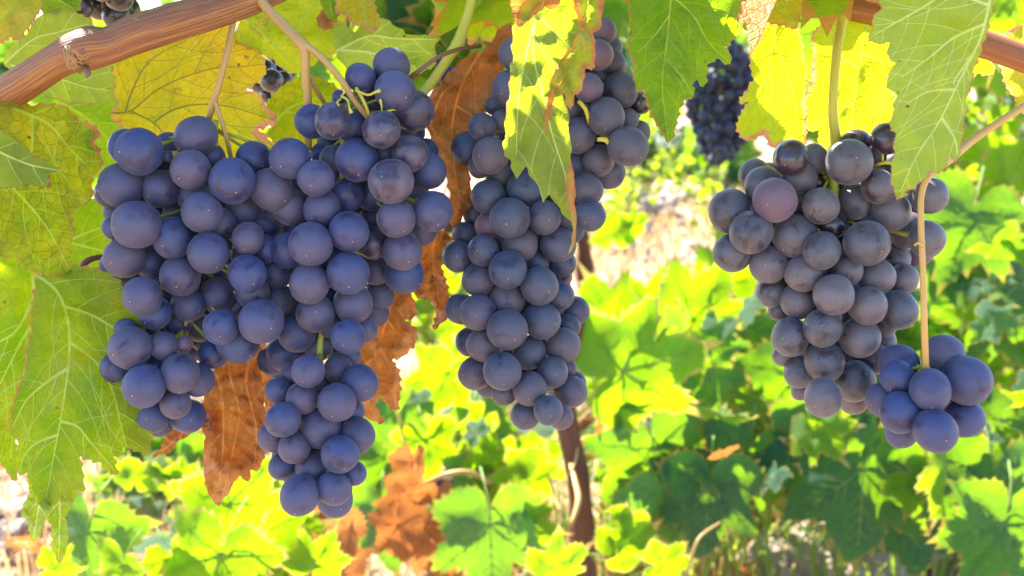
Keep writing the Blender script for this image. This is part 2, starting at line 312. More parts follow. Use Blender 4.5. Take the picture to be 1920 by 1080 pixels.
def bunch(name, label, group, G, d0, mats, stems, rachis, fill, seed, extra=None, cat='grape bunch', fr=27):
    rnd = random.Random(seed); G = [g if len(g) > 4 else (*g, None) for g in G]; n0 = len(G)
    tries = 0; nf = 0
    while nf < fill and tries < fill * 12:
        tries += 1; g = G[rnd.randrange(n0)]
        near = [q for q in G[:n0] if math.hypot(q[0] - g[0], q[1] - g[1]) < 95]
        mx = sum(q[0] for q in near) / len(near); my = sum(q[1] for q in near) / len(near)
        k = rnd.uniform(.35, 1.0); x = g[0] + (mx - g[0]) * k + rnd.gauss(0, 6); y = g[1] + (my - g[1]) * k + rnd.gauss(0, 6)
        if len(near) < 4: continue
        G.append((x, y, rnd.uniform(fr - 3, fr + 4), 4 if nf % 2 else 5, None)); nf += 1
    G = [(g[0], g[1], g[2] * 1.045, g[3], g[4]) for g in G]
    if fill > 10:                       # berries deeper inside, wherever the pile is open
        for yy in range(int(min(g[1] for g in G)), int(max(g[1] for g in G)), 9):
            for xx in range(int(min(g[0] for g in G)), int(max(g[0] for g in G)), 9):
                if any(math.hypot(xx - g[0], yy - g[1]) < g[2] - 1 for g in G): continue
                nb = [g for g in G[:n0] if math.hypot(xx - g[0], yy - g[1]) < 92]
                if len(nb) < 4: continue
                sec8 = len({int((math.atan2(g[1] - yy, g[0] - xx) + math.pi) / (math.pi / 3)) for g in nb})
                if sec8 >= 5: G.append((xx + 3, yy + 3, 28, 4, None))
    z = settle(G); zmax = 260
    pts = []
    s0 = K / 1920.0; dpx = d0 * s0
    top = W(*rachis[0], d0 + .012); root = empty(name, top, label, cat, group)
    T = root.matrix_basis.translation
    cx = sum(g[0] for g in G[:n0]) / n0
    kept = []
    for i, g in enumerate(G):
        if i >= n0 and z[i] > zmax: continue
        d = d0 + z[i] * dpx; p = W(g[0], g[1], d); r = g[2] * dpx * (1 if i < n0 else 1) * (d / d0)
        kept.append((i, p, r, z[i]))
    big = kept[:100]; rest = kept[100:]
    # rachis depth = a little behind the middle of the pile
    rz = d0 + 115 * dpx
    rp = [W(x, y, d0 + .012 + (rz - d0 - .012) * min(1, k / max(1, len(rachis) - 1) * 2.2)) for k, (x, y) in enumerate(rachis)]
    for i, p, r, zz in big:
        g = G[i]; mk = g[4] or rnd.choice(mats)
        me = berry_data(mk, rnd.randrange(4)); o = bpy.data.objects.new('grape', me)
        o.location = p - T; o.scale = (r * rnd.uniform(.96, 1.03), r * rnd.uniform(.96, 1.03), r * rnd.uniform(.97, 1.05))
        q = min(rp, key=lambda a: (a - p).length)
        out = (p - q); out = out.normalized() if out.length > 1e-6 else Vector((0, -1, 0))
        d_ = (out * .8 + Vector((rnd.gauss(0, .45), -.65, -.5 + rnd.gauss(0, .4)))).normalized()
        o.rotation_euler = ((-d_).to_track_quat('Z', 'Y') @ Euler((0, 0, rnd.uniform(0, 6.28))).to_quaternion()).to_euler()
        link(o, root)
    if rest:
        mb = MB(); src = berry_mesh('x', 1)
        for i, p, r, zz in rest:
            q = Euler((rnd.uniform(0, 6), rnd.uniform(0, 6), 0)).to_matrix()
            mb.add([p + q @ v * r for v in src.v], src.f)
        o = mb.build('grape', [M[mats[0]]], root); o['kind'] = 'stuff'; o['label'] = 'inner berries at the back of the bunch'
    mb = MB()
    sp = []
    for a, b in zip(rp[:-1], rp[1:]):
        for k in range(6): sp.append(a.lerp(b, k / 6))
    sp.append(rp[-1]); mb.tube(sp, [.0016 * (1 - .6 * k / len(sp)) + .0003 for k in range(len(sp))], 7)
    for i, p, r, zz in kept[:n0]:
        q = min(sp, key=lambda a: (a - p - Vector((0, 0, r * 1.3))).length)
        q = q + FW * .003; mid = q.lerp(p + FW * r * 1.6, .6) + Vector((0, 0, .001)); c = [q, mid, p + (mid - p).normalized() * r * .95]
        mb.tube([c[0], c[0].lerp(c[1], .5), c[1], c[1].lerp(c[2], .5), c[2]], [.0008, .0006, .0006, .0007, .0013], 6)
    mb.build('pedicel', M['pedicel'], root)
    for (pts_, mk) in stems:
        stem(pts_, mk, root, 'peduncle')
    if extra: extra(root)
    return root

def stem(pts, mk, parent, name, step=10, ridge=.1, n=10):   # pts: px, py, depth, radius_px
    s_ = spline(pts, step); mb = MB(); mb.tube([W(a, b, c) for a, b, c, r in s_], [max(.3, r) * c * K / 1920 for a, b, c, r in s_], n, ridge=ridge, seed=pts[0][0])
    return mb.build(name, M[mk], parent)

A = [(261,284,43,0),(235,274,30,2),(367,256,38,1),(357,318,36.5,0),(313,292,10,2),(435,339,42.5,0),(476,298,32.5,2),(544,297,37,0),(510,355,39,1),(227,347,41,1),(302,354,36,1),(365,367,33,2),(203,362,26,3),(256,421,44,0),(379,398,37.5,0),(412,421,31,2),(455,393,30,2),(325,446,37.5,0),(390,474,37.5,0),(465,447,29,1),(233,483,38,1),(280,492,27,1),(464,513,35,0),(216,397,22,3),(214,427,22,3),(498,421,32,3),(216,497,28,2),(338,518,37,0),(401,509,30,2),(267,555,36,0),(410,553,34,2),(353,571,31,1),(291,587,30,1),(473,547,32,2),(518,568,30,2),(489,603,40,0),(414,613,32,0),(333,604,28,2),(373,614,26,2),(384,635,26,3),(445,642,38.5,2),(279,604,24,3),(244,652,38.5,0),(239,618,25,2),(307,649,26.5,1),(346,645,15,2,'g_mauve'),(364,656,20,3),(338,700,35.5,0),(270,724,40,0),(218,689,28,2),(370,712,30,2),(329,757,28,0),(243,746,25,2),(286,780,31,1),(352,780,32,1),(299,793,25,2),(230,538,22,3),(398,664,26,3),(430,470,28,3),(360,430,26,3),(330,400,24,3),(300,530,26,3),(250,520,26,3),(300,400,24,3),(420,380,26,3),(460,480,26,3),(290,690,22,3),(250,790,18,3),(498,467,27,3),(520,450,24,3),(480,400,24,3)]
B = [(734,124,33.5,1),(740,170,37,1),(675,145,27,2),(688,159,27,2),(697,193,22,3),(636,182,13,3),(774,207,37,1,'g_rubbed'),(786,208,27,2),(623,226,33.5,0,'g_rubbed'),(584,228,31.5,1),(715,243,35,0,'g_rubbed'),(660,237,29,2),(669,300,39.5,0),(768,288,34,0,'g_rubbed'),(771,248,25,2),(733,340,40.5,0,'g_rubbed'),(803,320,32,1),(592,334,33,0),(606,288,22,3),(624,297,24,2),(651,366,32,1),(604,391,33,0),(546,388,34,1),(697,365,29,2),(743,409,35.5,0),(811,396,37,1),(800,284,22,3),(612,266,18,3),(583,458,39.5,0),(654,434,37,0),(542,469,34,1),(622,481,27,2),(698,455,30,1,'g_rubbed'),(748,428,34,2),(754,470,36,1),(757,513,37,2),(706,507,28,2),(652,512,39,1),(580,532,36,0),(662,569,36,1),(518,512,30,2),(712,551,27,3),(592,588,35,0),(532,566,30,2),(557,625,34.5,1),(623,608,26,2),(653,632,31.5,1),(684,617,24,2),(533,661,33,2),(598,650,26,2),(510,676,28,3),(578,696,29.5,0),(634,692,27.5,1),(656,668,20,3),(547,702,22,2),(675,718,33.5,1),(632,755,35,0),(567,747,29.5,1),(522,732,25,2),(661,770,22,2),(531,787,32,0,'g_blue'),(602,802,37,1),(669,817,33,2),(552,839,29,0),(638,852,34.5,0),(511,820,27,2),(530,875,25.5,1),(585,877,30.5,1),(664,887,22,2),(627,915,32,0),(562,928,36.5,0),(628,937,33,1),(640,340,26,3),(560,430,26,3),(620,430,26,3),(700,410,28,3),(690,480,26,3),(610,500,26,3),(560,500,26,3),(620,560,26,3),(560,580,26,3),(540,620,24,3),(600,720,24,3),(590,840,22,3),(640,800,24,3),(562,347,28,3),(722,290,27,3),(750,308,24,3),(700,330,24,3),(780,350,24,3),(520,400,26,3)]
Cb = [(965,101,29,1),(955,166,32.5,1),(904,238,26,1),(942,227,22,1),(920,292,33.5,0),(927,198,18,3),(877,279,30,3),(900,312,22,2),(916,369,31,1),(985,353,34,1),(956,409,36,0),(1019,408,32,0),(938,331,26,3),(1131,58,24,2,'g_mauve'),(1122,103,28,1,'g_mauve'),(1148,116,24,2),(1164,169,33,0),(1103,164,27,1,'g_mauve'),(1131,142,20,3),(1136,218,35,0),(1084,254,34,0),(1177,274,36,0),(1175,225,22,2),(1198,248,22,2),(1200,192,22,3,'g_dark'),(1122,300,29,0),(1142,324,29,2),(1083,307,28,2),(1108,318,20,3),(1100,357,30,2),(1106,404,29,1),(1072,205,24,2),(1078,342,20,2),(975,458,32,1),(919,423,27,1,'g_mauve'),(906,470,29,0),(859,481,30,1),(1046,458,33,1),(1053,493,26,2),(952,506,35,0),(1006,491,24,2),(898,524,31,1),(1011,536,35,0),(952,561,32,1),(864,579,29,2),(896,586,33,0),(1049,554,26,2),(1042,580,16,3),(1015,601,35,1),(951,618,37,0),(1065,611,23,2),(907,647,32,1),(1055,647,33,1),(992,661,32,1),(880,641,25,3),(942,696,35,0),(892,700,31,1),(1036,698,29,0),(1064,690,16,3),(993,729,32,0),(1070,735,30,1),(1078,716,20,3),(945,736,24,2),(985,779,26,1),(1028,769,27,0),(1052,782,23,1),(915,722,22,3),(872,440,24,3),(893,400,24,3),(1000,200,30,3),(1010,260,32,3),(1030,330,30,3),(1040,150,28,3),(1000,440,26,3),(930,540,26,3),(980,580,26,3),(1020,640,26,3),(920,620,26,3),(960,300,26,3),(1010,110,28,3),(1060,400,26,3),(1150,260,26,3),(1000,700,24,3),(1050,520,22,3),(980,500,24,3)]
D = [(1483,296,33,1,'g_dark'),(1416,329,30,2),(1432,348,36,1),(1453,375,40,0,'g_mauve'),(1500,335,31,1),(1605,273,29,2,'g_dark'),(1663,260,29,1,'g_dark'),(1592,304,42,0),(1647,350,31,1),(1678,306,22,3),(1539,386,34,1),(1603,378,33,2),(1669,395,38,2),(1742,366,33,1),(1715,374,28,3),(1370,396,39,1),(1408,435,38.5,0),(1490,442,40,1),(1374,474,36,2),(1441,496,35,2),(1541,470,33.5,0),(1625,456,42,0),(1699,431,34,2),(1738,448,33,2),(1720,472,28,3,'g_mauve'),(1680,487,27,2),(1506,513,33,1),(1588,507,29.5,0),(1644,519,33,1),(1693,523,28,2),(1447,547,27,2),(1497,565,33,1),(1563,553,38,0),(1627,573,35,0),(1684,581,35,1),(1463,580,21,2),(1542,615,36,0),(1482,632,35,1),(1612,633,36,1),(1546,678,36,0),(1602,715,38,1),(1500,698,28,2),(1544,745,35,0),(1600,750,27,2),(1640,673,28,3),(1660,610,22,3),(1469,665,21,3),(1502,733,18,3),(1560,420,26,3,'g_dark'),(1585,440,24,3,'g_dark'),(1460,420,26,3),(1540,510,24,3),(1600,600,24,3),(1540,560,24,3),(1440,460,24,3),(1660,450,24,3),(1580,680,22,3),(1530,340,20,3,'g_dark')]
E = [(1686,683,37,2),(1768,666,38,2),(1683,708,32,1),(1744,731,38,0),(1812,713,43,1),(1688,773,37,0),(1655,750,31,2),(1753,807,40,0),(1808,783,36,2),(1690,812,28,2),(1730,770,24,3),(1765,745,24,3)]

bunch('grape_bunch', 'wide blue grape bunch at the left, its side wing hanging before the big yellow-green leaf', None, A, .440, ['g_blue'],
      [([(445,-25,.452,7),(437,40,.450,6),(425,100,.447,6),(410,160,.448,6.5),(396,205,.452,7),(385,245,.458,5)], 'stem_tan'),
       ([(403,188,.450,5),(413,220,.450,4.5),(424,255,.452,4.5),(434,300,.458,4.5)], 'stem_tan')], [(400,225),(400,320),(390,420),(370,520),(350,600),(300,700),(300,790)], 26, 1)
def b_extra(root):
    for pts in ([(668,170,.437,3),(690,178,.434,2.2),(705,172,.432,2.6),(712,170,.431,4)], [(640,180,.435,2.6),(652,188,.432,2),(655,202,.430,2),(659,212,.430,4)], [(715,225,.437,1.2),(716,205,.436,1.2),(713,186,.435,3)], [(668,165,.440,3.5),(682,190,.438,3.2),(692,215,.440,3)], [(640,180,.436,2),(646,172,.434,2.5),(640,165,.434,2)], [(640,184,.436,2),(632,192,.434,2),(636,198,.433,1.8)], [(716,212,.436,2.6),(735,206,.438,2),(745,205,.44,2)]):
        stem(pts, 'stem_green', root, 'pedicel', 4, 0, 8)
bunch('grape_bunch', 'long blue grape bunch in the centre left, tapering down between two brown dead leaves', None, B, .438, ['g_blue'],
      [([(470,-25,.452,10),(500,15,.450,10),(535,50,.447,10),(565,82,.444,11),(572,95,.444,9),(573,140,.446,8.5),(577,190,.450,8),(578,280,.458,7)], 'stem_tan'),
       ([(562,78,.444,8),(600,105,.442,7),(640,150,.440,6.5),(665,190,.441,6),(692,222,.445,6)], 'stem_tan'),
       ([(576,135,.448,5),(593,168,.452,4.5),(612,200,.458,4)], 'stem_tan')], [(640,210),(650,300),(630,420),(620,530),(600,640),(600,760),(590,860),(590,930)], 30, 2, b_extra)
bunch('grape_bunch', 'slate blue grape bunch hanging behind the folded pale green leaf in the middle', None, Cb, .455, ['g_slate'],
      [([(1060,-25,.475,7),(1050,60,.475,6),(1040,130,.475,5)], 'stem_green'), ([(1085,190,.455,4),(1098,205,.454,4),(1105,230,.457,4)], 'stem_green'), ([(1120,262,.452,4),(1135,262,.452,5),(1145,275,.456,4)], 'stem_green'),
       ([(1060,520,.480,9),(1062,545,.480,8)], 'stem_brown')], [(1040,60),(1040,160),(1020,300),(990,420),(970,520),(970,620),(985,720),(1015,780)], 26, 3)
bunch('grape_bunch', 'grey purple grape bunch with shiny rubbed berries hanging at the right', None, D, .445, ['g_grey'],
      [([(1583,-25,.462,9),(1580,25,.460,14),(1577,45,.460,10),(1570,90,.458,9),(1563,170,.457,8.5),(1562,220,.458,9),(1568,280,.462,11),(1556,330,.466,15),(1562,400,.470,11)], 'stem_green'),
       ([(1545,325,.464,6),(1515,335,.462,5),(1505,330,.460,4)], 'stem_green'), ([(1640,311,.450,3),(1660,305,.448,3.5),(1685,308,.452,3)], 'stem_green'), ([(1655,303,.449,2.5),(1655,285,.448,2.5),(1657,275,.446,3.5)], 'stem_green')],
      [(1562,300),(1565,380),(1570,470),(1560,560),(1550,640),(1560,730)], 22, 4)
bunch('grape_bunch', 'small cluster of ten blue grapes hanging low on a long straight orange stem', None, E, .425, ['g_blue'],
      [([(1945,185,.452,7),(1900,212,.450,7),(1860,238,.447,7),(1820,265,.443,8),(1790,290,.438,9),(1760,315,.432,7),(1740,332,.428,6.5),(1728,365,.426,6),(1727,420,.425,6),(1731,520,.425,6),(1733,610,.426,6.5),(1736,700,.433,7)], 'stem_orange'),
       ([(1730,462,.424,3),(1722,455,.422,2.5),(1715,460,.421,2.2)], 'stem_orange')], [(1735,690),(1740,740),(1735,790)], 5, 5)
def rough_bunch(label, cx, cy, rx, ry, d, n, r, mat, group=None, seed=0):
    rnd = random.Random(seed); G = []
    for k in range(n * 6):
        if len(G) >= n: break
        y = rnd.uniform(-1, 1); wx = rx * math.sqrt(max(0, 1 - y * y * .8)) * (1 - .35 * max(0, y)); x = rnd.uniform(-1, 1) * wx
        if all(math.hypot(cx + x - g[0], cy + y * ry - g[1]) > r * .9 for g in G): G.append((cx + x, cy + y * ry, r * rnd.uniform(.85, 1.1), rnd.choice((0, 1, 2))))
    sc = K * d / 1920
    root = empty('grape_bunch', W(cx, cy - ry, d), label, 'grape bunch', group); T = root.matrix_basis.translation
    zs = settle(G)
    for g, z in zip(G, zs):
        o = bpy.data.objects.new('grape', berry_data(mat, rnd.randrange(4))); o.location = W(g[0], g[1], d + z * sc) - T; rr = g[2] * sc; o.scale = (rr,) * 3
        o.rotation_euler = (rnd.uniform(0, 6), rnd.uniform(0, 6), 0); link(o, root)
    mb = MB(); mb.tube([W(cx, cy - ry * 1.5, d + .02), W(cx, cy, d + .02), W(cx, cy + ry * .7, d + .02)], [.002, .0016, .001], 6); mb.build('peduncle', M['stem_brown'], root)
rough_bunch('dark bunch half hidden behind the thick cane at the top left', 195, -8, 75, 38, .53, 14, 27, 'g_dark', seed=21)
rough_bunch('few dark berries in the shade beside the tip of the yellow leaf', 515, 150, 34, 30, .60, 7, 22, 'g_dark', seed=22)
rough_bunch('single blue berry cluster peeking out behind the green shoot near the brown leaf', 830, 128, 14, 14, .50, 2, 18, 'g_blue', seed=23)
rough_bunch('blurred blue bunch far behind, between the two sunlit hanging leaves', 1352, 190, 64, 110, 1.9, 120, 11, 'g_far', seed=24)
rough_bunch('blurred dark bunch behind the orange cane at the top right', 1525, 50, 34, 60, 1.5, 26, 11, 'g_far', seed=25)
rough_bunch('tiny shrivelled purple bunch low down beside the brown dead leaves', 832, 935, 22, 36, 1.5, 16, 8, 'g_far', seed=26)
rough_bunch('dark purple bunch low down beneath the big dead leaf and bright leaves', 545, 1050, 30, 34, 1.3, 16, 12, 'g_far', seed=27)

# ---------------------------------------------------------------- canes
def cane(label, pts, mk, knot=None):
    root = empty('vine_cane', W(*pts[0][:3]), label, 'vine cane')
    stem(pts, mk, root, 'bark', 6, .10, 28)
    if knot: knot(root)
    return root
def knot(root):
    mb = MB(); c = Vector((0, 0, 0))
    ctr = W(155, 97, .4185)
    rk = random.Random(4)
    def on(x, y, lift=0.0):             # a point on the skin of the cane
        perp = (x - 155) * .45 + (y - 91) * .893; dd = .4298 - math.sqrt(max(0, 1500 - perp * perp)) * .000191; return W(x, y, dd - lift)
    for q, rr, a0, a1 in ((0, 11, 0, 360), (0, 17, -20, 300), (1, 23, 60, 240), (2, 28, 75, 225), (2, 33, 60, 210), (3, 38, 90, 195)):
        pts = []; n = 18
        for k in range(n + 1):
            an = R(a0 + (a1 - a0) * k / n); r1 = rr * (1 + rk.uniform(-.07, .07)); pts.append(on(155 - q + r1 * math.cos(an) * .8, 94 + q + r1 * math.sin(an)))
        mb.tube(pts, [.0001 + .00055 * math.sin(math.pi * (.12 + .76 * k / n)) * rk.uniform(.5, 1.3) for k in range(n + 1)], 7, ridge=.5)
    mb.build('bud_scar', M['scar_bark'], root)
    mb = MB(); mb.tube([on(155, 94, -.001), on(155, 94, .0003), on(154, 93, .0008), on(153, 92, .0011)], [.0019, .0017, .001, .0002], 9, ridge=.4); mb.build('bud', M['stem_brown'], root)
    mb = MB(); mb.tube([W(160, 128, .424), W(165, 138, .421), W(163, 146, .420)], [.0016, .0011, .0003], 7); mb.build('spur', M['stem_brown'], root)
cane('thick reddish brown cane with a knotted bud scar crossing the top left corner', [(-90,250,.452,30),(0,185,.445,33),(60,145,.438,32),(110,112,.432,32),(140,98,.430,37),(170,90,.429,40),(205,85,.430,34),(250,66,.432,36),(320,44,.438,36),(400,20,.446,34),(480,-8,.455,32),(560,-35,.462,22)], 'cane', knot)
cane('orange brown cane crossing behind the leaves at the top right', [(1440,-60,.52,20),(1520,-15,.515,24),(1580,8,.510,26),(1640,22,.506,26),(1740,48,.502,25),(1850,85,.498,25),(1960,125,.494,25)], 'cane_orange')
cane('green yellow shoot with a swollen joint coming down at the top centre', [(890,-30,.48,9),(880,20,.478,9),(866,62,.476,10),(858,84,.475,12),(846,100,.475,10),(828,128,.474,9),(805,160,.472,9),(785,185,.470,6)], 'stem_green')
r_ = cane('thin brown leaf stalk arching from the dead leaf to the blue berries', [(768,146,.452,4.5),(790,130,.450,4),(820,108,.452,4),(855,94,.460,4),(900,86,.475,4)], 'stem_brown')
cane('short brown hooked shoot end at the left edge of the wide blue bunch', [(205,480,.47,5),(178,484,.465,5.5),(160,492,.462,6.5),(152,505,.461,5),(151,514,.461,2)], 'stem_brown')

# ---------------------------------------------------------------- traced leaves (each its own distance, bend and crumple)
def seg_dist(p, a, b):
    ax, ay = a; bx, by = b; dx, dy = bx - ax, by - ay; L = dx * dx + dy * dy
    t = 0 if L == 0 else max(0, min(1, ((p[0] - ax) * dx + (p[1] - ay) * dy) / L))
    return math.hypot(p[0] - ax - t * dx, p[1] - ay - t * dy)
def inside(p, poly):
    c = False; j = len(poly) - 1
    for i in range(len(poly)):
        if (poly[i][1] > p[1]) != (poly[j][1] > p[1]) and p[0] < (poly[j][0] - poly[i][0]) * (p[1] - poly[i][1]) / (poly[j][1] - poly[i][1]) + poly[i][0]: c = not c
        j = i
    return c
def area(poly): return .5 * sum(poly[i - 1][0] * poly[i][1] - poly[i][0] * poly[i - 1][1] for i in range(len(poly)))
def teeth(poly, per, amp, rnd):
    sgn = 1 if area(poly) > 0 else -1; out = []
    for i in range(len(poly)):
        a = poly[i]; b = poly[(i + 1) % len(poly)]; L = math.dist(a, b); out.append(a)
        if L < per * .8: continue
        n = max(1, round(L / per)); tx, ty = (b[0] - a[0]) / L, (b[1] - a[1]) / L; nx, ny = ty * sgn, -tx * sgn
        for k in range(n):
            h = amp * rnd.uniform(.6, 1.3)
            for (u, hh) in ((.12, .1), (.35, .45), (.62, 1.0), (.74, .85), (.86, .1)):
                t = (k + u) / n
                if 0 < t < 1:
                    q = L * t; bow = math.sin(math.pi * t) * min(L * .05, 4)
                    out.append((a[0] + tx * q + nx * (h * hh + bow - amp * .4), a[1] + ty * q + ny * (h * hh + bow - amp * .4)))
    return out
def tri(poly, spacing, rnd, lines=()):
    xs = [p[0] for p in poly]; ys = [p[1] for p in poly]; pts = list(poly); n = len(poly); ed = []
    for ln in lines:
        o = len(pts); pts += ln; ed += [(o + k, o + k + 1) for k in range(len(ln) - 1)]
    hl = {}
    for ln in lines:
        for q in ln: hl.setdefault((int(q[0] // spacing), int(q[1] // spacing)), []).append(q)
    y = min(ys); row = 0
    while y < max(ys):
        x = min(xs) + (spacing / 2 if row % 2 else 0)
        while x < max(xs):
            q = (x + rnd.uniform(-.2, .2) * spacing, y + rnd.uniform(-.2, .2) * spacing)
            if inside(q, poly) and min(seg_dist(q, poly[i - 1], poly[i]) for i in range(n)) > spacing * .45:
                c = (int(q[0] // spacing), int(q[1] // spacing))
                if not any(math.dist(q, h) < spacing * .4 for i in (-1, 0, 1) for j in (-1, 0, 1) for h in hl.get((c[0] + i, c[1] + j), ())): pts.append(q)
            x += spacing
        y += spacing * .87; row += 1
    r = delaunay_2d_cdt([Vector(p) for p in pts], ed, [list(range(n)) if area(poly) > 0 else list(range(n))[::-1]], 1, 1e-4)
    return [(v.x, v.y) for v in r[0]], [tuple(f) for f in r[2]]
def tleaf(label, poly, d0, mat, veins, tilt=(0, 0), curl=(0, 0), wav=.0015, wl=90, crease=.0013, seed=1, per=15, amp=4, petiole=None, spacing=9, vmat=None, sec=26, vr=3.0, cat='vine leaf', secang=48, name='vine_leaf', group=None):
    rnd = random.Random(seed * 7 + 3)
    P = teeth(poly, per, amp, rnd); vp = [spline(v, 8) for v in veins]
    cx = sum(p[0] for p in poly) / len(poly); cy = sum(p[1] for p in poly) / len(poly); s = K * d0 / 1920
    # secondary veins branch off the main ones
    secs = []
    if sec:
        for v in vp:
            L = 0; nxt = sec * .8; side = 1
            for i in range(1, len(v) - 1):
                L += math.dist(v[i - 1], v[i])
                if L < nxt: continue
                nxt += sec * rnd.uniform(.7, 1.1); side = -side
                an = math.atan2(v[i + 1][1] - v[i - 1][1], v[i + 1][0] - v[i - 1][0]) + side * R(secang + rnd.uniform(-8, 8)); q = v[i]; path = [q]
                for k in range(26):
                    an -= side * R(1.6); q = (q[0] + 7 * math.cos(an), q[1] + 7 * math.sin(an))
                    if not inside(q, P) or (k > 1 and any(seg_dist(q, w_[j - 1], w_[j]) < 6 for w_ in vp if w_ is not v for j in range(1, len(w_)))): break
                    path.append(q)
                if len(path) > 2: secs.append(path)
    allv = [(v, 1.0) for v in vp] + [(v, .45) for v in secs]
    H = {}; lines = []
    for v, w_ in allv:
        n = len(v); r0 = vr * (.9 if w_ == 1 else .25); ws = [max(.45, r0 * (1 - .75 * k / n)) for k in range(n)]
        for sg in (1, -1):
            ln = []
            for k in range(n):
                a = v[max(k - 1, 0)]; b = v[min(k + 1, n - 1)]; L = math.dist(a, b) or 1
                q = (v[k][0] - (b[1] - a[1]) / L * ws[k] * sg, v[k][1] + (b[0] - a[0]) / L * ws[k] * sg)
                if inside(q, P): ln.append(q)
                else:
                    if len(ln) > 1: lines.append(ln)
                    ln = []
            if len(ln) > 1: lines.append(ln)
        for j in range(1, n):
            c = (int(v[j][0] // 34), int(v[j][1] // 34))
            for i1 in (-1, 0, 1):
                for j1 in (-1, 0, 1): H.setdefault((c[0] + i1, c[1] + j1), []).append((v[j - 1], v[j], w_, ws[j]))
    def depth(q):
        u = (q[0] - cx) * s; v_ = (q[1] - cy) * s
        z = tilt[0] * u + tilt[1] * v_ + curl[0] * u * u * 8 + curl[1] * v_ * v_ * 8
        z += wav * 2.2 * noise.noise(Vector((q[0] / wl, q[1] / wl, seed * 5.3))) + wav * 1.1 * noise.noise(Vector((q[0] / wl * 2.7, q[1] / wl * 2.7, seed * 2.3)))
        if crease:
            m = 0
            for a, b, w_, r_ in H.get((int(q[0] // 34), int(q[1] // 34)), ()):
                dd = seg_dist(q, a, b); m = max(m, w_ * math.exp(-dd * dd / 90))
            z += crease * m
        return d0 + z
    def onvein(q): return any(seg_dist(q, a, b) < r_ for a, b, w_, r_ in H.get((int(q[0] // 34), int(q[1] // 34)), ()))
    V, F = tri(P, spacing, rnd, lines); n = len(P)
    span = max(40, max(max(p[0] for p in poly) - min(p[0] for p in poly), max(p[1] for p in poly) - min(p[1] for p in poly)))
    rim = [min(seg_dist(q, P[i - 1], P[i]) for i in range(n)) / (span * .25) for q in V]
    V3 = [W(q[0], q[1], depth(q)) for q in V]
    FV = [f for f in F if onvein((sum(V[i][0] for i in f) / len(f), sum(V[i][1] for i in f) / len(f)))]; sv = set(FV)
    base = veins[0][0] if veins else poly[0]
    vmat = 'vein_under' if mat == 'under' else vmat
    root = empty(name, W(base[0], base[1], depth(base)), label, cat, group)
    for nm, fs_, mt in (('blade', [f for f in F if f not in sv], M[mat]), ('vein', FV, M[vmat or 'vein_lime'])):
        if not fs_: continue
        ids = sorted({i for f in fs_ for i in f}); ix = {i: k for k, i in enumerate(ids)}
        mb = MB(); mb.add([V3[i] for i in ids], [tuple(ix[i] for i in f) for f in fs_], 0, [rim[i] for i in ids]); mb.build(nm, mt, root)
    if petiole: stem(petiole[0], petiole[1], root, 'petiole', 8, .05, 8)
    return root

T_ = tleaf
T_('broad yellow leaf with pink margins and dark veins behind the two left stems', [(205,213),(222,193),(210,170),(212,130),(232,92),(290,62),(350,42),(430,32),(443,76),(480,92),(500,125),(494,145),(462,168),(490,180),(498,197),(521,228),(485,243),(505,262),(520,275),(508,305),(460,335),(380,335),(300,315),(240,258),(224,236)], .505, 'yellow',
   [[(207,211),(245,208),(300,165),(380,133),(435,126),(494,121)], [(235,209),(250,165),(275,120),(310,95),(350,75)], [(245,208),(290,232),(310,260),(330,310)], [(290,228),(325,206),(370,196),(430,200),(515,226)]], wav=.003, seed=1, vmat='vein_dark', crease=.0014, tilt=(.1, -.3), per=26, amp=5, sec=30, vr=2.2)
T_('pale green leaf passing behind the thick cane near its knot', [(6,119),(18,88),(50,65),(72,30),(132,14),(145,24),(175,40),(172,56),(190,98),(210,135),(216,152),(210,187),(165,194),(110,187),(60,165),(28,140)], .470, 'under', [[(10,118),(60,75),(110,60),(165,45)], [(20,122),(90,140),(150,160),(205,170)]], wav=.002, seed=2, tilt=(0, -.3), vr=2, vmat='vein_pale')
T_('mottled yellow-green leaf with a red spot at the left, below the thick cane', [(-40,175),(20,190),(60,198),(112,195),(150,225),(186,243),(189,255),(176,265),(190,292),(192,316),(165,326),(176,368),(150,388),(130,402),(141,440),(126,462),(138,523),(100,516),(60,510),(28,482),(-40,475)], .448, 'olive',
   [[(30,205),(90,232),(130,278),(165,312)], [(10,340),(50,380),(90,430),(128,500)], [(60,220),(60,280),(40,330),(10,360)]], wav=.003, seed=3, crease=.0012, tilt=(.3, .1), amp=5, per=22)
T_('light green leaf with red specks at the left edge of the picture', [(-40,225),(0,243),(32,264),(62,292),(112,318),(86,324),(98,352),(60,346),(30,352),(-40,342)], .435, 'under', [[(-30,270),(20,295),(60,310),(108,319)]], wav=.002, seed=4, tilt=(.2, .3))
T_('darker green leaf in shade behind the cane and left of the yellow leaf', [(100,180),(165,190),(212,180),(232,240),(228,300),(205,340),(180,330),(176,240),(130,215)], .520, 'green', [[(110,190),(160,220),(200,260),(220,310)]], wav=.002, seed=5)
T_('olive leaf tucked behind the left edge of the wide blue bunch', [(120,400),(190,366),(250,390),(300,470),(265,525),(190,530),(130,520)], .490, 'lime', [[(130,450),(180,430),(240,410)], [(130,455),(190,470),(260,490)]], wav=.002, seed=6)
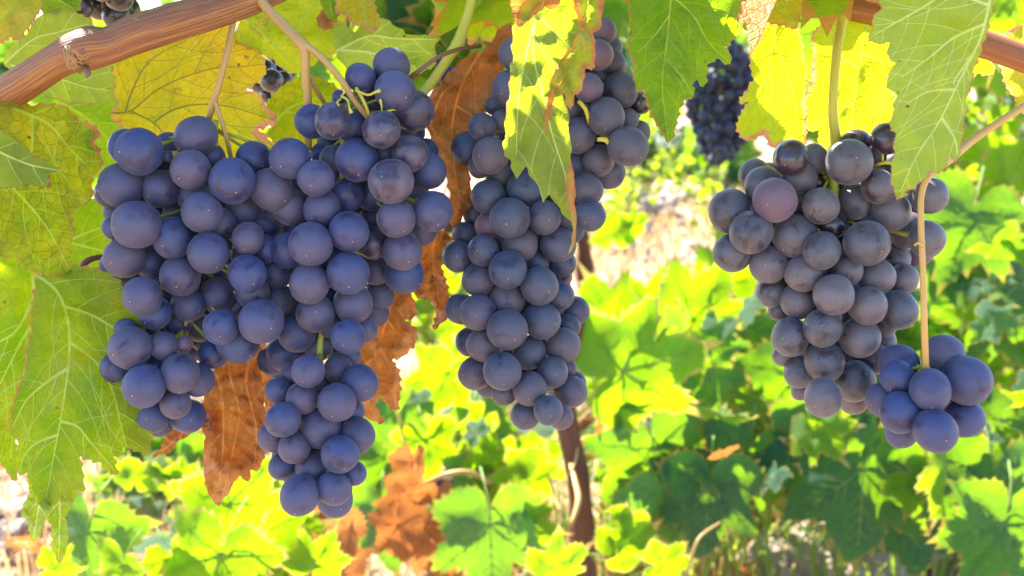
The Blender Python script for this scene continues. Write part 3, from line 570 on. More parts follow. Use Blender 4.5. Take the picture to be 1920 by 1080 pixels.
T_('large hanging yellow-green leaf with raised veins at the lower left, front of the pair', [(70,517),(100,503),(150,498),(210,515),(258,580),(277,650),(284,780),(280,853),(245,842),(232,838),(224,858),(213,855),(220,893),(188,868),(150,856),(158,925),(130,908),(105,938),(82,958),(60,905),(50,886),(36,893),(28,870),(34,830),(18,800),(22,762),(45,700),(58,620),(62,560)], .455, 'lime',
   [[(72,518),(108,548),(127,600),(130,660),(124,720),(113,790),(100,860),(83,952)], [(122,575),(170,590),(220,620),(265,660)], [(129,640),(180,680),(210,730),(225,790),(238,838)], [(127,690),(90,715),(50,750),(24,800)], [(113,790),(145,800),(170,830),(215,882)], [(110,815),(70,830),(45,855),(38,885)]],
   wav=.004, wl=120, seed=7, crease=.0016, tilt=(-.25, .15), curl=(.5, .3), per=24, amp=5, vmat='vein_pale', vr=3.2, petiole=([(72,518,.455,3.5),(66,508,.462,4),(40,480,.48,4)], 'stem_green'))
T_('bright yellow-green leaf at the far left edge, behind the large hanging leaf', [(-60,455),(30,462),(66,500),(78,540),(66,650),(35,750),(20,800),(34,870),(30,905),(10,880),(-10,850),(-60,860)], .482, 'lime', [[(62,520),(62,590),(50,680),(30,760),(20,860)], [(62,560),(30,620),(-20,650)], [(58,610),(40,640),(0,720)]], wav=.003, seed=8, vmat='vein_pale', vr=3.5)
T_('limp dull green leaf tips dangling under the large hanging leaf', [(55,880),(100,890),(150,880),(136,945),(122,970),(128,1000),(120,1045),(110,1058),(98,1012),(96,985),(86,968),(80,992),(61,1018),(52,972),(38,966),(56,925)], .474, 'under', [[(90,890),(75,940),(62,1010)], [(110,895),(112,960),(110,1050)]], wav=.006, wl=40, seed=9, spacing=7, vmat='vein_lime', amp=2)
T_('orange red and yellow leaf in the top left corner', [(-40,-40),(85,-40),(78,15),(48,58),(36,76),(20,70),(0,82),(-40,95)], .450, 'blush', [[(-20,60),(20,20),(60,-20)]], wav=.004, seed=10)
T_('bright green leaf at the top edge above the thick cane knot', [(72,-40),(140,-40),(152,8),(146,22),(120,20),(100,30),(78,24)], .478, 'green', [[(80,-30),(110,0),(140,16)]], wav=.002, seed=11)
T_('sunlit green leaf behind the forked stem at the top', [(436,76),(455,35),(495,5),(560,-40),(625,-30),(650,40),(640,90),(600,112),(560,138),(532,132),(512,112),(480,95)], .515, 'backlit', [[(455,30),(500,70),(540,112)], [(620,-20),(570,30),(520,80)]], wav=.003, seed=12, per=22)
T_('small bright yellow leaf hanging from the top edge above the pale leaf', [(640,-30),(692,-40),(702,5),(711,50),(702,60),(690,48),(695,66),(682,46),(664,46),(650,30),(628,22)], .470, 'yellow', [[(670,-30),(680,10),(694,60)]], wav=.002, seed=13, vmat='vein_lime')
T_('pale green leaf with a bright sun streak above the topmost blue berries', [(626,38),(665,60),(709,30),(740,48),(762,64),(782,66),(828,70),(815,86),(818,120),(780,140),(706,134),(650,130),(628,96)], .495, 'under', [[(632,95),(690,68),(740,72),(820,74)], [(640,94),(700,100),(780,125)]], wav=.003, seed=14, crease=.0014, per=28, vmat='vein_pale')
T_('dark olive leaf between the yellow leaf and the forked stem', [(497,250),(520,226),(498,196),(530,160),(575,140),(630,160),(650,210),(610,265),(560,280),(520,272)], .535, 'olive', [[(500,248),(540,205),(590,185),(640,180)]], wav=.002, seed=15)
T_('curled brown dead leaf hanging between the blue bunch and the slate bunch', [(958,42),(962,70),(950,105),(938,140),(925,180),(902,222),(886,255),(872,295),(882,345),(884,385),(870,400),(852,436),(842,415),(845,365),(836,315),(806,252),(798,225),(803,182),(826,158),(850,128),(872,108),(905,95),(925,78),(940,50)], .480, 'dead',
   [[(905,92),(870,150),(850,220),(850,300),(866,400)], [(870,150),(830,175),(806,240)], [(858,200),(890,220)]], wav=.009, wl=60, seed=16, vmat='vein_dead', crease=.001, amp=3, per=30, curl=(-1.2, 0), sec=40)
T_('crumpled brown dead leaf end dangling right of the wide blue mass, below the curled one', [(775,430),(815,425),(842,440),(850,452),(832,470),(828,500),(842,560),(838,600),(828,606),(812,620),(820,580),(806,562),(778,556),(772,520)], .490, 'dead', [[(815,435),(812,500),(822,560),(815,615)]], wav=.012, wl=36, seed=17, spacing=7, vmat='vein_dead', amp=4, per=16, sec=22)
T_('wrinkled brown dead leaf behind the tapering end of the long blue bunch', [(735,540),(776,558),(781,592),(760,600),(783,620),(780,642),(758,668),(736,674),(750,700),(745,772),(712,744),(702,760),(722,794),(690,786),(668,740),(660,660),(680,590),(705,560)], .492, 'dead',
   [[(735,545),(725,600),(700,680),(690,760)], [(725,600),(760,640),(778,640)], [(712,650),(735,700),(742,765)]], wav=.008, wl=46, seed=18, spacing=8, vmat='vein_dead', amp=5, per=18, sec=26)
T_('long folded brown dead leaf hanging between the two left blue bunches', [(430,640),(487,640),(490,700),(495,760),(498,845),(482,885),(470,880),(466,905),(450,892),(438,906),(420,935),(410,950),(388,920),(382,880),(385,820),(377,790),(382,750),(386,722),(402,692),(422,680)], .478, 'dead',
   [[(430,655),(430,700),(448,770),(440,830),(415,940)], [(405,700),(418,760),(418,840),(412,900)], [(470,660),(462,720),(480,800),(478,870)]], wav=.007, wl=42, seed=19, spacing=7, vmat='vein_dead', amp=2.5, per=24, sec=30)
T_('small curled tail of dead leaf sticking out under the wing of the wide bunch', [(282,862),(300,842),(306,822),(322,804),(352,806),(390,772),(394,785),(360,812),(335,826),(318,850),(300,852)], .474, 'dead', [[(386,780),(340,815),(290,858)]], wav=.005, wl=30, seed=20, spacing=6, vmat='vein_dead', amp=1, per=30, sec=0)
T_('strip of orange dead leaf in the gap between the two left bunches', [(484,645),(535,650),(528,735),(502,775),(492,740)], .502, 'dead', [[(500,650),(505,765)]], wav=.005, wl=40, seed=21, vmat='vein_dead', sec=20)
T_('long folded pale green leaf hanging in front of the slate blue bunch', [(965,40),(990,-5),(1030,-40),(1085,-40),(1092,20),(1086,60),(1066,96),(1048,122),(1036,150),(1062,190),(1066,240),(1070,300),(1077,380),(1076,421),(1046,386),(1030,364),(1018,380),(1010,350),(986,312),(968,337),(957,300),(945,292),(947,255),(955,180),(962,110)], .425, 'under',
   [[(1005,28),(1000,80),(1005,130),(1025,200)], [(1005,28),(985,110),(972,190),(968,290)], [(1010,30),(1050,70),(1070,90)], [(1012,150),(1035,250),(1060,330),(1074,412)]], wav=.003, wl=90, seed=22, tilt=(.25, .1), crease=.001, per=46, amp=4, vmat='vein_pale', vr=2.4, sec=40)
T_('yellow-green leaf with pink spots folded beside the long pale leaf', [(1068,-40),(1132,-40),(1128,30),(1126,55),(1112,62),(1116,112),(1110,132),(1098,128),(1086,176),(1078,178),(1070,206),(1062,196),(1058,176),(1040,170),(1020,252),(1026,200),(1028,182),(1046,118),(1072,88),(1090,52)], .420, 'blush', [[(1110,-30),(1100,40),(1080,100),(1068,190)]], wav=.003, wl=50, seed=23, tilt=(-.5, 0), spacing=7, amp=3, per=26)
T_('thin withered red leaf tip dangling before the slate bunch', [(1070,300),(1077,380),(1080,430),(1076,462),(1066,476),(1072,455),(1075,430),(1070,400),(1062,350)], .422, 'blush', [], wav=.002, seed=24, amp=0, spacing=6)
T_('orange pink leaf scrap lying over the top of the long pale leaf', [(958,-40),(1055,-40),(1048,10),(1032,18),(1022,12),(1000,30),(972,52),(962,30)], .415, 'dead', [[(1040,-20),(1000,10),(972,45)]], wav=.003, seed=25, amp=2)
T_('large green leaf with a reddish tip hanging from the top, right of the slate bunch', [(1184,-40),(1178,30),(1184,60),(1178,92),(1192,122),(1190,155),(1200,176),(1207,166),(1216,205),(1236,242),(1254,270),(1266,242),(1274,206),(1284,188),(1302,182),(1298,158),(1306,150),(1320,165),(1328,120),(1345,110),(1370,122),(1371,102),(1358,90),(1384,64),(1380,40),(1392,10),(1385,-40)], .430, 'green',
   [[(1260,-40),(1256,20),(1250,80),(1242,150),(1246,210),(1254,266)], [(1258,-10),(1300,30),(1330,80),(1365,115)], [(1254,30),(1225,70),(1195,100)], [(1246,110),(1275,140),(1300,178)]], wav=.003, seed=26, crease=.0013, per=22, amp=5, tilt=(-.2, .2), vr=2.2, vmat='vein_lime')
T_('green leaf flushed red along the top edge between the two hanging leaves', [(1380,-40),(1510,-40),(1505,18),(1492,56),(1470,48),(1440,42),(1415,52),(1395,58),(1392,44),(1410,26),(1385,8)], .445, 'blush', [[(1390,-20),(1440,10),(1490,40)]], wav=.003, seed=27)
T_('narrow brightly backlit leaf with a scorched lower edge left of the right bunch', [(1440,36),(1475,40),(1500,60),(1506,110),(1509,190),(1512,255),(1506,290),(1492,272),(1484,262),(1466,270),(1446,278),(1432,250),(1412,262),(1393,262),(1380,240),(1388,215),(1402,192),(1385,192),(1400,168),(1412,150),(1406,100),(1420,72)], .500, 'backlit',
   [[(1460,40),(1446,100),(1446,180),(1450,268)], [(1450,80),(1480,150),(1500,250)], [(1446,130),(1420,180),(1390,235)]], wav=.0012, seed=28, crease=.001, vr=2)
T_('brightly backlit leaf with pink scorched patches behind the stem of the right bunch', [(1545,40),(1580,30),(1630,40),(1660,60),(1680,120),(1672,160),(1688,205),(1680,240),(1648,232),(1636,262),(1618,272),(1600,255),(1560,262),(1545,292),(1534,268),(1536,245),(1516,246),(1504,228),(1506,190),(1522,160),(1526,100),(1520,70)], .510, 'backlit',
   [[(1622,50),(1612,130),(1600,210),(1598,250)], [(1616,100),(1660,120),(1676,120)], [(1612,130),(1580,110),(1535,100)], [(1604,190),(1570,220),(1545,280)]], wav=.0012, seed=29, crease=.001, vr=2.2, vmat='vein_pale')
T_('big pale green leaf underside hanging in front at the top right', [(1640,-40),(1645,0),(1652,15),(1634,37),(1636,50),(1627,78),(1668,80),(1662,101),(1679,119),(1664,148),(1661,166),(1686,172),(1674,210),(1669,245),(1679,249),(1677,290),(1670,316),(1675,356),(1681,377),(1700,359),(1723,345),(1745,322),(1761,327),(1782,292),(1792,308),(1801,274),(1806,230),(1811,188),(1826,130),(1842,85),(1856,40),(1866,-5),(1870,-40)], .405, 'under',
   [[(1862,-30),(1850,30),(1835,80),(1800,150),(1760,230),(1720,290),(1688,360)], [(1846,45),(1790,70),(1740,110),(1690,145)], [(1822,105),(1790,150),(1790,160)], [(1790,168),(1740,172),(1700,195)], [(1855,10),(1780,-10),(1720,20),(1640,65)], [(1765,220),(1790,260),(1795,290)]], wav=.004, wl=140, seed=30, crease=.001, tilt=(.2, -.15), per=30, amp=5, vmat='vein_pale', vr=3.2, sec=26, curl=(.5, 0))
T_('pale pinkish leaf with red veins at the top right edge', [(1868,72),(1895,55),(1925,45),(1960,60),(1960,225),(1925,218),(1902,182),(1885,160),(1878,130),(1872,118)], .515, 'blush', [[(1950,60),(1915,110),(1890,150)], [(1930,90),(1930,150),(1935,200)]], wav=.004, seed=31)
T_('orange edged scrap of leaf just under the orange cane at the right', [(1822,112),(1850,105),(1868,128),(1855,142),(1835,138),(1818,148)], .512, 'yellow', [], wav=.002, seed=32)
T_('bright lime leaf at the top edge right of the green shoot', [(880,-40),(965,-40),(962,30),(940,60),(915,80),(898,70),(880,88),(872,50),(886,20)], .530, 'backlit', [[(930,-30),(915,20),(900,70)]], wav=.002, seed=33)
T_('small shaded green leaf at the top beside the sun streaked leaf', [(596,-40),(640,-40),(636,20),(630,45),(612,30),(600,0)], .485, 'green', [[(615,-30),(622,30)]], wav=.002, seed=34)
T_('orange scorched leaf edge beside the white gap under the forked stem', [(596,28),(612,18),(625,42),(618,56),(604,54),(594,44)], .495, 'dead', [], wav=.004, seed=35, spacing=6)

# ---------------------------------------------------------------- generic leaves for the vines behind
KEY = [(0,1.08),(7,.90),(18,.76),(29,.62),(40,.78),(50,1.0),(59,.80),(76,.60),(94,.68),(108,.86),(122,.70),(146,.62),(162,.50),(173,.22),(180,.05)]
def gleaf(seed, coarse=.13, big=True):
    rnd = random.Random(seed); ks = [(a + (rnd.uniform(-4, 4) if 0 < a < 175 else 0), r * rnd.uniform(.9, 1.08)) for a, r in KEY]
    ks2 = [(a + (rnd.uniform(-4, 4) if 0 < a < 175 else 0), r * rnd.uniform(.9, 1.08)) for a, r in KEY]
    def rad(th, kk):
        for (a0, r0), (a1, r1) in zip(kk[:-1], kk[1:]):
            if a0 <= th <= a1 + 1e-6: t = (th - a0) / max(1e-6, a1 - a0); return r0 + (r1 - r0) * t
        return kk[-1][1]
    poly = []
    for kk, sg in ((ks, 1), (ks2, -1)):
        th_ = [i * 3 for i in range(0, 60)] if sg == 1 else [i * 3 for i in range(59, 0, -1)]
        for i, th in enumerate(th_):
            r = rad(th, kk) * (1 + (.075, -.05, -.01)[(th // 3) % 3] * rnd.uniform(.5, 1.4)); poly.append((r * math.sin(R(th)) * sg, r * math.cos(R(th))))
    fold = rnd.uniform(-.1, .35); droop = rnd.uniform(.05, .45); wv = rnd.uniform(.08, .2)
    def dz(q):
        z = -fold * abs(q[0]) - droop * q[1] * abs(q[1]) * .5 - droop * .3 * q[0] * q[0] + wv * noise.noise(Vector((q[0] * 2.4, q[1] * 2.4, seed * 3.7))) * 1.6
        m = 0
        for an in (0, 50, -50, 110, -110):
            dd = seg_dist(q, (0, 0), (math.sin(R(an)) * .85, math.cos(R(an)) * .85)); m = max(m, math.exp(-dd * dd / .004))
        return z - .035 * m
    V, F = tri(poly, coarse, rnd)
    mb = MB(); n = len(poly); rim = [min(seg_dist(q, poly[i - 1], poly[i]) for i in range(0, n)) / .4 for q in V]
    mb.add([Vector((q[0], q[1], dz(q))) for q in V], F, 0, rim)
    if big:
        for an, L in ((0, .95), (50, .82), (-50, .82), (110, .62), (-110, .62)):
            d_ = (math.sin(R(an)), math.cos(R(an))); pts = [(d_[0] * L * k / 8, d_[1] * L * k / 8) for k in range(9)]
            mb.tube([Vector((a, b, dz((a, b)))) for a, b in pts], [.013 * (1 - .8 * k / 8) for k in range(9)], 4, 1)
            for k in (2, 3, 4, 5, 6):
                for sd in (1, -1):
                    a2 = an + sd * 42; l2 = L * .30 * (1.15 - k / 8); q2 = [(pts[k][0] + math.sin(R(a2)) * l2 * j / 3, pts[k][1] + math.cos(R(a2)) * l2 * j / 3) for j in range(4)]
                    mb.tube([Vector((a, b, dz((a, b)))) for a, b in q2], [.006 * (1 - .25 * j) for j in range(4)], 3, 1, cap=False)
        mb.tube([Vector((0, 0, dz((0, 0)))), Vector((0, -.25, -.06)), Vector((.02, -.5, -.2)), Vector((.03, -.7, -.45))], [.014, .012, .012, .014], 5, 1)
    return mb
GL = [gleaf(100 + i) for i in range(7)]; GLC = [gleaf(200 + i, .3, False) for i in range(4)]
GD = {}
def gdata(i, mk):
    if (i, mk) not in GD:
        mb = GL[i]; o = mb.build('leaf', [M[mk], M['vein_dead' if 'dead' in mk else 'bvein']]); GD[(i, mk)] = o.data; bpy.data.objects.remove(o)
    return GD[(i, mk)]
def face_matrix(ang, yaw, pit):         # tip direction on the camera plane, then turned; normal towards the camera
    base = Matrix((RT, UP, -FW)).transposed()     # columns
    return base @ Euler((R(pit), R(yaw), 0)).to_matrix() @ Matrix.Rotation(R(-ang), 3, 'Z')
def put_leaf(root, p, size, ang, yaw, pit, mk, i):
    o = bpy.data.objects.new('leaf', gdata(i, mk)); Tm = face_matrix(ang, yaw, pit)
    o.location = p - root.matrix_basis.translation; o.rotation_euler = Tm.to_euler(); o.scale = (size,) * 3
    return link(o, root)
def vine(label, base, head, hand, cloud, d, seed, mats=('bgreen', 'bgreen', 'bpale'), trunk=.028, ncane=6, stuffn=60, group=None, canemat='trunk'):
    """base: x,y on the ground; head: world z of the head; hand: placed leaves (px,py,d,size_px,ang,yaw,pit,mat,i); cloud: (n,x0,x1,y0,y1,d0,d1,size)"""
    rnd = random.Random(seed); root = empty('grapevine', Vector((base[0], base[1], 0)), label, 'grapevine', group)
    b = Vector((base[0], base[1], -.03)); mb = MB(); pts = []; n = 12
    for k in range(n + 1):
        t = k / n; pts.append(b + Vector((math.sin(t * 5 + seed) * .016 + math.sin(t * 13 + seed) * .005, math.cos(t * 4 + seed) * .02, head * t)))
    mb.tube(pts, [trunk * (1.35 - .5 * k / n + .2 * math.sin(k * 2.1) * math.sin(k * .9)) for k in range(n + 1)], 14, ridge=.35, seed=seed); mb.build('trunk', M['trunk'], root)
    H = pts[-1]; cl = []
    L = []
    for h in hand: L.append((W(h[0], h[1], h[2]), h[3] * K * h[2] / 1920, *h[4:]))
    for (nn, x0, x1, y0, y1, d0, d1, sz) in cloud:
        for k in range(nn):
            dd = rnd.uniform(d0, d1); p = W(rnd.uniform(x0, x1), rnd.uniform(y0, y1), dd)
            if p.z < .03: continue
            L.append((p, sz * rnd.uniform(.45, 1.15), rnd.gauss(180, 70), rnd.gauss(0, 48), rnd.gauss(-12, 40), rnd.choice(mats), rnd.randrange(len(GL))))
    for q in L[:100]: put_leaf(root, *q)
    if len(L) > 100:
        mb = MB()
        for p, size, ang, yaw, pit, mk, i in L[100:]:
            src = GLC[i % 4]; Tm = face_matrix(ang, yaw, pit); mb.add([p + Tm @ v * size for v in src.v], src.f, 0, src.rim)
        o = mb.build('foliage', M[mats[0]], root); o['kind'] = 'stuff'
    # canes from the head out to the leaves
    tg = [q[0] for q in L[:100] if abs(q[0].x - H.x) < .4 and q[0].z < H.z + .12]; rnd.shuffle(tg)
    for k in range(min(ncane, len(tg))):
        e = tg[k]; m1 = H.lerp(e, .45) + Vector((rnd.uniform(-.05, .05), rnd.uniform(-.05, .05), .08)); cp = spline([tuple(H), tuple(m1), tuple(e)], .08)
        mb = MB(); mb.tube([Vector(c) for c in cp], [.0055 * (1 - .7 * j / len(cp)) for j in range(len(cp))], 7, ridge=.15, seed=k); mb.build('cane', M[canemat], root)
    return root
def gpt(px, py):                         # where the line of sight meets the ground
    d = (W(px, py, 1) - CAM); return CAM + d * (CAMZ / -d.z)
def gx(px, d): return (px - 960) * K * d / 1920
def gy(d): return d                      # ground distance ~ axis distance

# middle vine with the brown trunk at the centre
hand = [(920,985,1.35,150,178,10,-5,'bgreen',0),(1165,700,1.45,175,72,-15,12,'bpale',1),(1225,840,1.50,160,165,10,5,'bgreen',2),(1150,610,1.62,110,330,20,10,'bpale',3),(1300,600,1.6,130,30,-10,20,'bpale',4),(1330,700,1.55,120,150,25,0,'bgreen',5),(1230,590,1.75,100,10,0,25,'bpale',6),(1360,540,1.8,100,320,10,10,'bpale',0),
        (1330,915,1.42,140,185,-12,-8,'bgreen',1),(1245,925,1.45,120,160,20,0,'bgreen',2),(1165,1030,1.3,80,60,10,20,'bpale',3),(990,860,1.6,80,120,0,10,'bpale',4),(990,905,1.5,80,20,10,20,'bpale',5),(985,990,1.38,75,100,-20,10,'bpale',6),(880,900,1.6,80,200,10,0,'bgreen',0),(800,830,1.6,90,170,10,10,'bpale',1),(840,700,1.7,100,200,20,10,'bpale',2),(870,610,1.9,90,150,0,10,'bpale',3),(900,800,1.7,100,160,-20,0,'bgreen',4),(930,850,1.6,80,190,30,10,'bpale',5),(760,760,1.75,110,190,0,0,'bgreen',6),(720,860,1.8,120,200,15,0,'bgreen',0),(720,960,1.7,120,170,-15,0,'bgreen',1),
        (1150,440,2.4,55,0,0,20,'bpale',2),(1185,425,2.4,45,60,30,20,'bpale',3),(1390,470,2.0,80,0,10,20,'bpale',4),(1300,920,1.5,120,200,10,0,'bgreen',5),(1420,770,1.7,150,170,0,0,'bgreen',6),(1400,640,1.8,120,160,-20,0,'bgreen',0),(1180,980,1.3,60,200,10,0,'bpale',1),(1240,1060,1.25,70,90,0,30,'bpale',2),(1035,1068,1.2,80,60,10,30,'bpale',3),
        (775,870,1.50,70,180,50,0,'bdead',0),(770,930,1.45,75,200,20,10,'bdead',1),(745,985,1.42,80,170,-20,0,'bdead',2),(800,1000,1.45,85,190,10,0,'bdead',3),(840,1050,1.4,60,150,30,0,'bdead',4),(820,960,1.48,70,120,-30,0,'bdead',5),(1140,790,1.55,60,90,30,20,'bdead',6),(1350,850,1.3,42,80,20,62,'bdead',4)]
vine('grapevine behind with a straight brown trunk under the slate bunch and bright backlit leaves', (gx(1088,1.5), 1.44), .5, hand, [(16,1130,1420,560,900,1.4,1.6,.045),(8,740,1030,680,1000,1.5,1.65,.045),(24,1165,1400,640,900,1.65,2.0,.09),(22,740,1030,640,1040,1.75,2.1,.07),(40,1120,1420,660,900,2.0,2.4,.09),(24,1180,1420,600,850,2.2,2.6,.08),(70,900,1450,-520,-60,2.0,2.7,.09)], 1.7, 51, trunk=.0135, ncane=0)  # last cloud: unseen leaves added above the frame for dappled shade
V1 = [o for o in scene.objects if o.name.startswith('grapevine')][-1]
for pts, mk in (([(1088,800,1.66,11),(1120,770,1.62,10),(1160,745,1.58,9),(1215,722,1.55,6)], 'stem_brown'), ([(1095,820,1.6,3),(1070,860,1.5,3),(1078,900,1.45,5),(1085,940,1.42,6),(1070,985,1.4,4)], 'stem_tan'),
                ([(800,905,1.45,4),(835,890,1.42,5),(880,886,1.42,5),(920,905,1.45,4)], 'stem_tan'), ([(1010,830,1.6,2.5),(1030,900,1.5,2.5),(1050,960,1.45,2)], 'stem_tan'), ([(1075,790,1.5,2),(1082,850,1.48,2.2),(1068,890,1.46,2)], 'stem_tan'),
                ([(1290,1070,1.25,3),(1310,1010,1.25,3),(1350,980,1.28,2)], 'stem_tan'), ([(760,840,1.6,3),(745,760,1.6,4),(742,690,1.65,4)], 'stem_green'), ([(500,1030,1.2,5),(580,1010,1.25,8),(680,1000,1.3,8)], 'stem_brown')):
    stem(pts, mk, V1, 'shoot', 10, .2, 8)
# right hand vine in shade
hand = [(1620,880,1.45,190,185,0,-10,'bgreen',0),(1540,830,1.5,150,200,15,0,'bgreen',1),(1500,700,1.6,150,170,-10,0,'bgreen',2),(1800,480,1.7,150,160,10,0,'bgreen',3),(1820,400,1.6,140,200,-15,0,'bgreen',4),(1880,560,1.7,160,150,0,10,'bgreen',5),(1860,900,1.4,170,190,10,0,'bgreen',6),(1780,870,1.35,120,200,60,0,'bpale',0),(1720,850,1.55,140,170,0,0,'bgreen',1),(1900,800,1.6,150,190,-20,0,'bgreen',2),
        (1700,640,1.8,90,180,0,10,'bpale',3),(1850,700,1.9,80,170,10,10,'bpale',4),(1880,340,1.9,120,90,0,50,'bpale',5),(1850,300,2.0,110,70,0,55,'bpale',6),(1910,420,1.8,80,200,10,0,'bpale',0),(1760,600,1.85,130,180,0,0,'bgreen',1),(1460,620,1.7,100,170,10,10,'bgreen',2),(1400,850,1.5,130,200,0,0,'bgreen',3),(1880,980,1.3,150,200,0,10,'bgreen',4),(1480,560,1.9,80,150,0,20,'bpale',5),(1720,980,1.6,110,180,0,0,'bgreen',6),(1680,800,1.65,120,190,-10,0,'bgreen',3),(1440,880,1.6,90,180,20,0,'bgreen',1)]
vine('grapevine behind the right bunch with large blue-green shaded leaves', (gx(1560,1.9), 1.9), .55, hand, [(34,1430,1960,420,960,1.4,1.65,.05),(48,1430,1960,420,900,1.65,2.1,.10),(60,1440,1960,450,880,2.0,2.5,.10),(190,1380,2100,-560,-70,1.9,2.8,.095)], 1.9, 52, mats=('bgreen', 'bgreen', 'bgreen', 'bpale'), trunk=.03)  # last cloud: leaves added out of view overhead to shade this vine
# lower left vine
hand = [(160,1000,1.05,150,190,-20,0,'bgreen',0),(430,950,1.05,130,40,10,20,'bpale',1),(410,1040,1.0,150,200,-10,0,'bpale',2),(330,1050,1.02,90,150,20,10,'bpale',3),(230,1060,.98,90,200,-30,10,'bpale',4),(480,1000,1.1,120,130,10,10,'bpale',5),(590,1060,1.05,80,30,0,20,'bpale',6),(100,1070,1.0,60,90,0,30,'bpale',0),(620,1000,1.25,110,200,30,0,'bdead',1),(560,1010,1.25,90,160,-20,0,'bdead',2),(640,1070,1.1,80,20,30,0,'bdead',3),(510,940,1.2,80,60,10,20,'bpale',4),(380,960,1.15,90,0,0,20,'bpale',5)]
vine('low grapevine at the bottom left with glowing yellow-green leaves', (gx(330,1.35), 1.3), .22, hand, [(14,320,620,960,1080,1.15,1.35,.07)], 1.3, 53, mats=('bpale', 'bgreen'), trunk=.02, ncane=6)
hand = [(330,870,1.9,110,170,0,0,'bgreen',0),(270,880,1.9,90,190,10,0,'bgreen',1),(370,860,1.95,80,180,0,0,'bgreen',2),(300,830,1.9,100,180,0,0,'bgreen',4),(250,900,1.8,55,0,0,30,'bpale',5),(310,910,1.8,55,30,0,30,'bpale',6),(340,890,1.8,40,10,0,30,'bpale',3)]
vine('small vine beneath the wide bunch, blue-green leaves above a bright fringe', (gx(300,2.2), 2.2), .25, hand, [(26,170,360,855,940,1.8,2.2,.035),(14,240,400,800,870,1.9,2.2,.07)], 2.2, 54, mats=('bpale', 'bgreen'), trunk=.015, ncane=4)
# high vine right behind the front leaves at the top centre
hand = [(740,60,1.0,120,120,10,0,'bgreen',0),(800,30,1.0,110,190,0,0,'bgreen',1),(780,-20,.95,110,160,10,0,'bgreen',2),(850,60,1.1,90,170,0,10,'bpale',3),(560,20,.8,120,170,20,0,'bpale',4),(650,90,.85,110,190,-10,10,'bpale',5),(690,110,.9,110,200,0,0,'bpale',6),(1150,30,1.2,110,160,10,10,'bpale',0),(1130,-10,1.1,110,170,0,0,'bpale',1),(1165,120,1.4,90,180,0,0,'bpale',2),(560,130,.8,90,170,0,0,'bgreen',3),(870,10,1.1,110,190,10,0,'bgreen',4),(1880,20,1.2,120,190,0,0,'bgreen',5),(1900,-10,1.1,110,170,0,0,'bpale',6),(1690,20,1.2,110,180,0,0,'bpale',3),(1600,300,1.6,90,180,0,0,'bgreen',2),(1680,220,1.5,90,180,0,0,'bgreen',1)]
vine('tall vine right behind the front canes, leaves filling the top edge', (gx(-260,1.3), 1.3), .6, hand, [(30,420,960,-60,120,.95,1.3,.085),(16,1100,1220,-60,150,1.1,1.5,.07),(14,1560,1960,-60,120,1.2,1.6,.08)], 1.2, 55, mats=('bpale', 'bgreen'), trunk=.03, ncane=5)

# rows further back
def far_vine(label, px, d, wpx, y0, y1, n, seed, mats=('bgreen',), sz=.09, group=None):
    vine(label, (gx(px, d), d), .5, [], [(n, px - wpx / 2, px + wpx / 2, y0, y1, d - .25, d + .35, sz)], d, seed, mats=mats, trunk=.018, ncane=4, group=group)
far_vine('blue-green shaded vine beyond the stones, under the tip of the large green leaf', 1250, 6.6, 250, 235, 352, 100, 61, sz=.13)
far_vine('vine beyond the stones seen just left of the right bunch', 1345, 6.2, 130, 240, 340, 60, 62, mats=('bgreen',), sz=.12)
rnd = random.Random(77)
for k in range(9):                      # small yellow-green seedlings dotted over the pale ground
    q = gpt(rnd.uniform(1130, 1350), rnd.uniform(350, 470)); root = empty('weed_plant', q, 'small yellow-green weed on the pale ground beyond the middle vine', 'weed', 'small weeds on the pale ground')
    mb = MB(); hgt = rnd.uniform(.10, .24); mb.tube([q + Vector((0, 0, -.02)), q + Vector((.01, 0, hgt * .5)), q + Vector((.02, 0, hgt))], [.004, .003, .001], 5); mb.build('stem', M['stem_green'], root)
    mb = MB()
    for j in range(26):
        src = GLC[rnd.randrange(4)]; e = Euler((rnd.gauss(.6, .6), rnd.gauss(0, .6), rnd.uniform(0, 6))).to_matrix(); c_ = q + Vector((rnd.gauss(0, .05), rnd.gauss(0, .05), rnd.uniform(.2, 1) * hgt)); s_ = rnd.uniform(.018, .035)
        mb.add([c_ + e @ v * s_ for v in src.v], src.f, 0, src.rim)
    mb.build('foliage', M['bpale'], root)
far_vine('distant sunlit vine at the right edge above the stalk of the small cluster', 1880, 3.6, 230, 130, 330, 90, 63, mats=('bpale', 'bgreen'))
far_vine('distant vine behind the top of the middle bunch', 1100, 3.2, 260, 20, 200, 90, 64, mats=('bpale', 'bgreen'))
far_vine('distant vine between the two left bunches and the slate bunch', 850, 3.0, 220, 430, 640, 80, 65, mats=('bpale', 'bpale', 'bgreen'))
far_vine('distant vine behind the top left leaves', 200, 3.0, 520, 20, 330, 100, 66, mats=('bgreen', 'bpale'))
far_vine('distant vine behind the right bunch stem', 1600, 3.6, 320, 60, 330, 100, 67, mats=('bgreen', 'bgreen', 'bpale'))

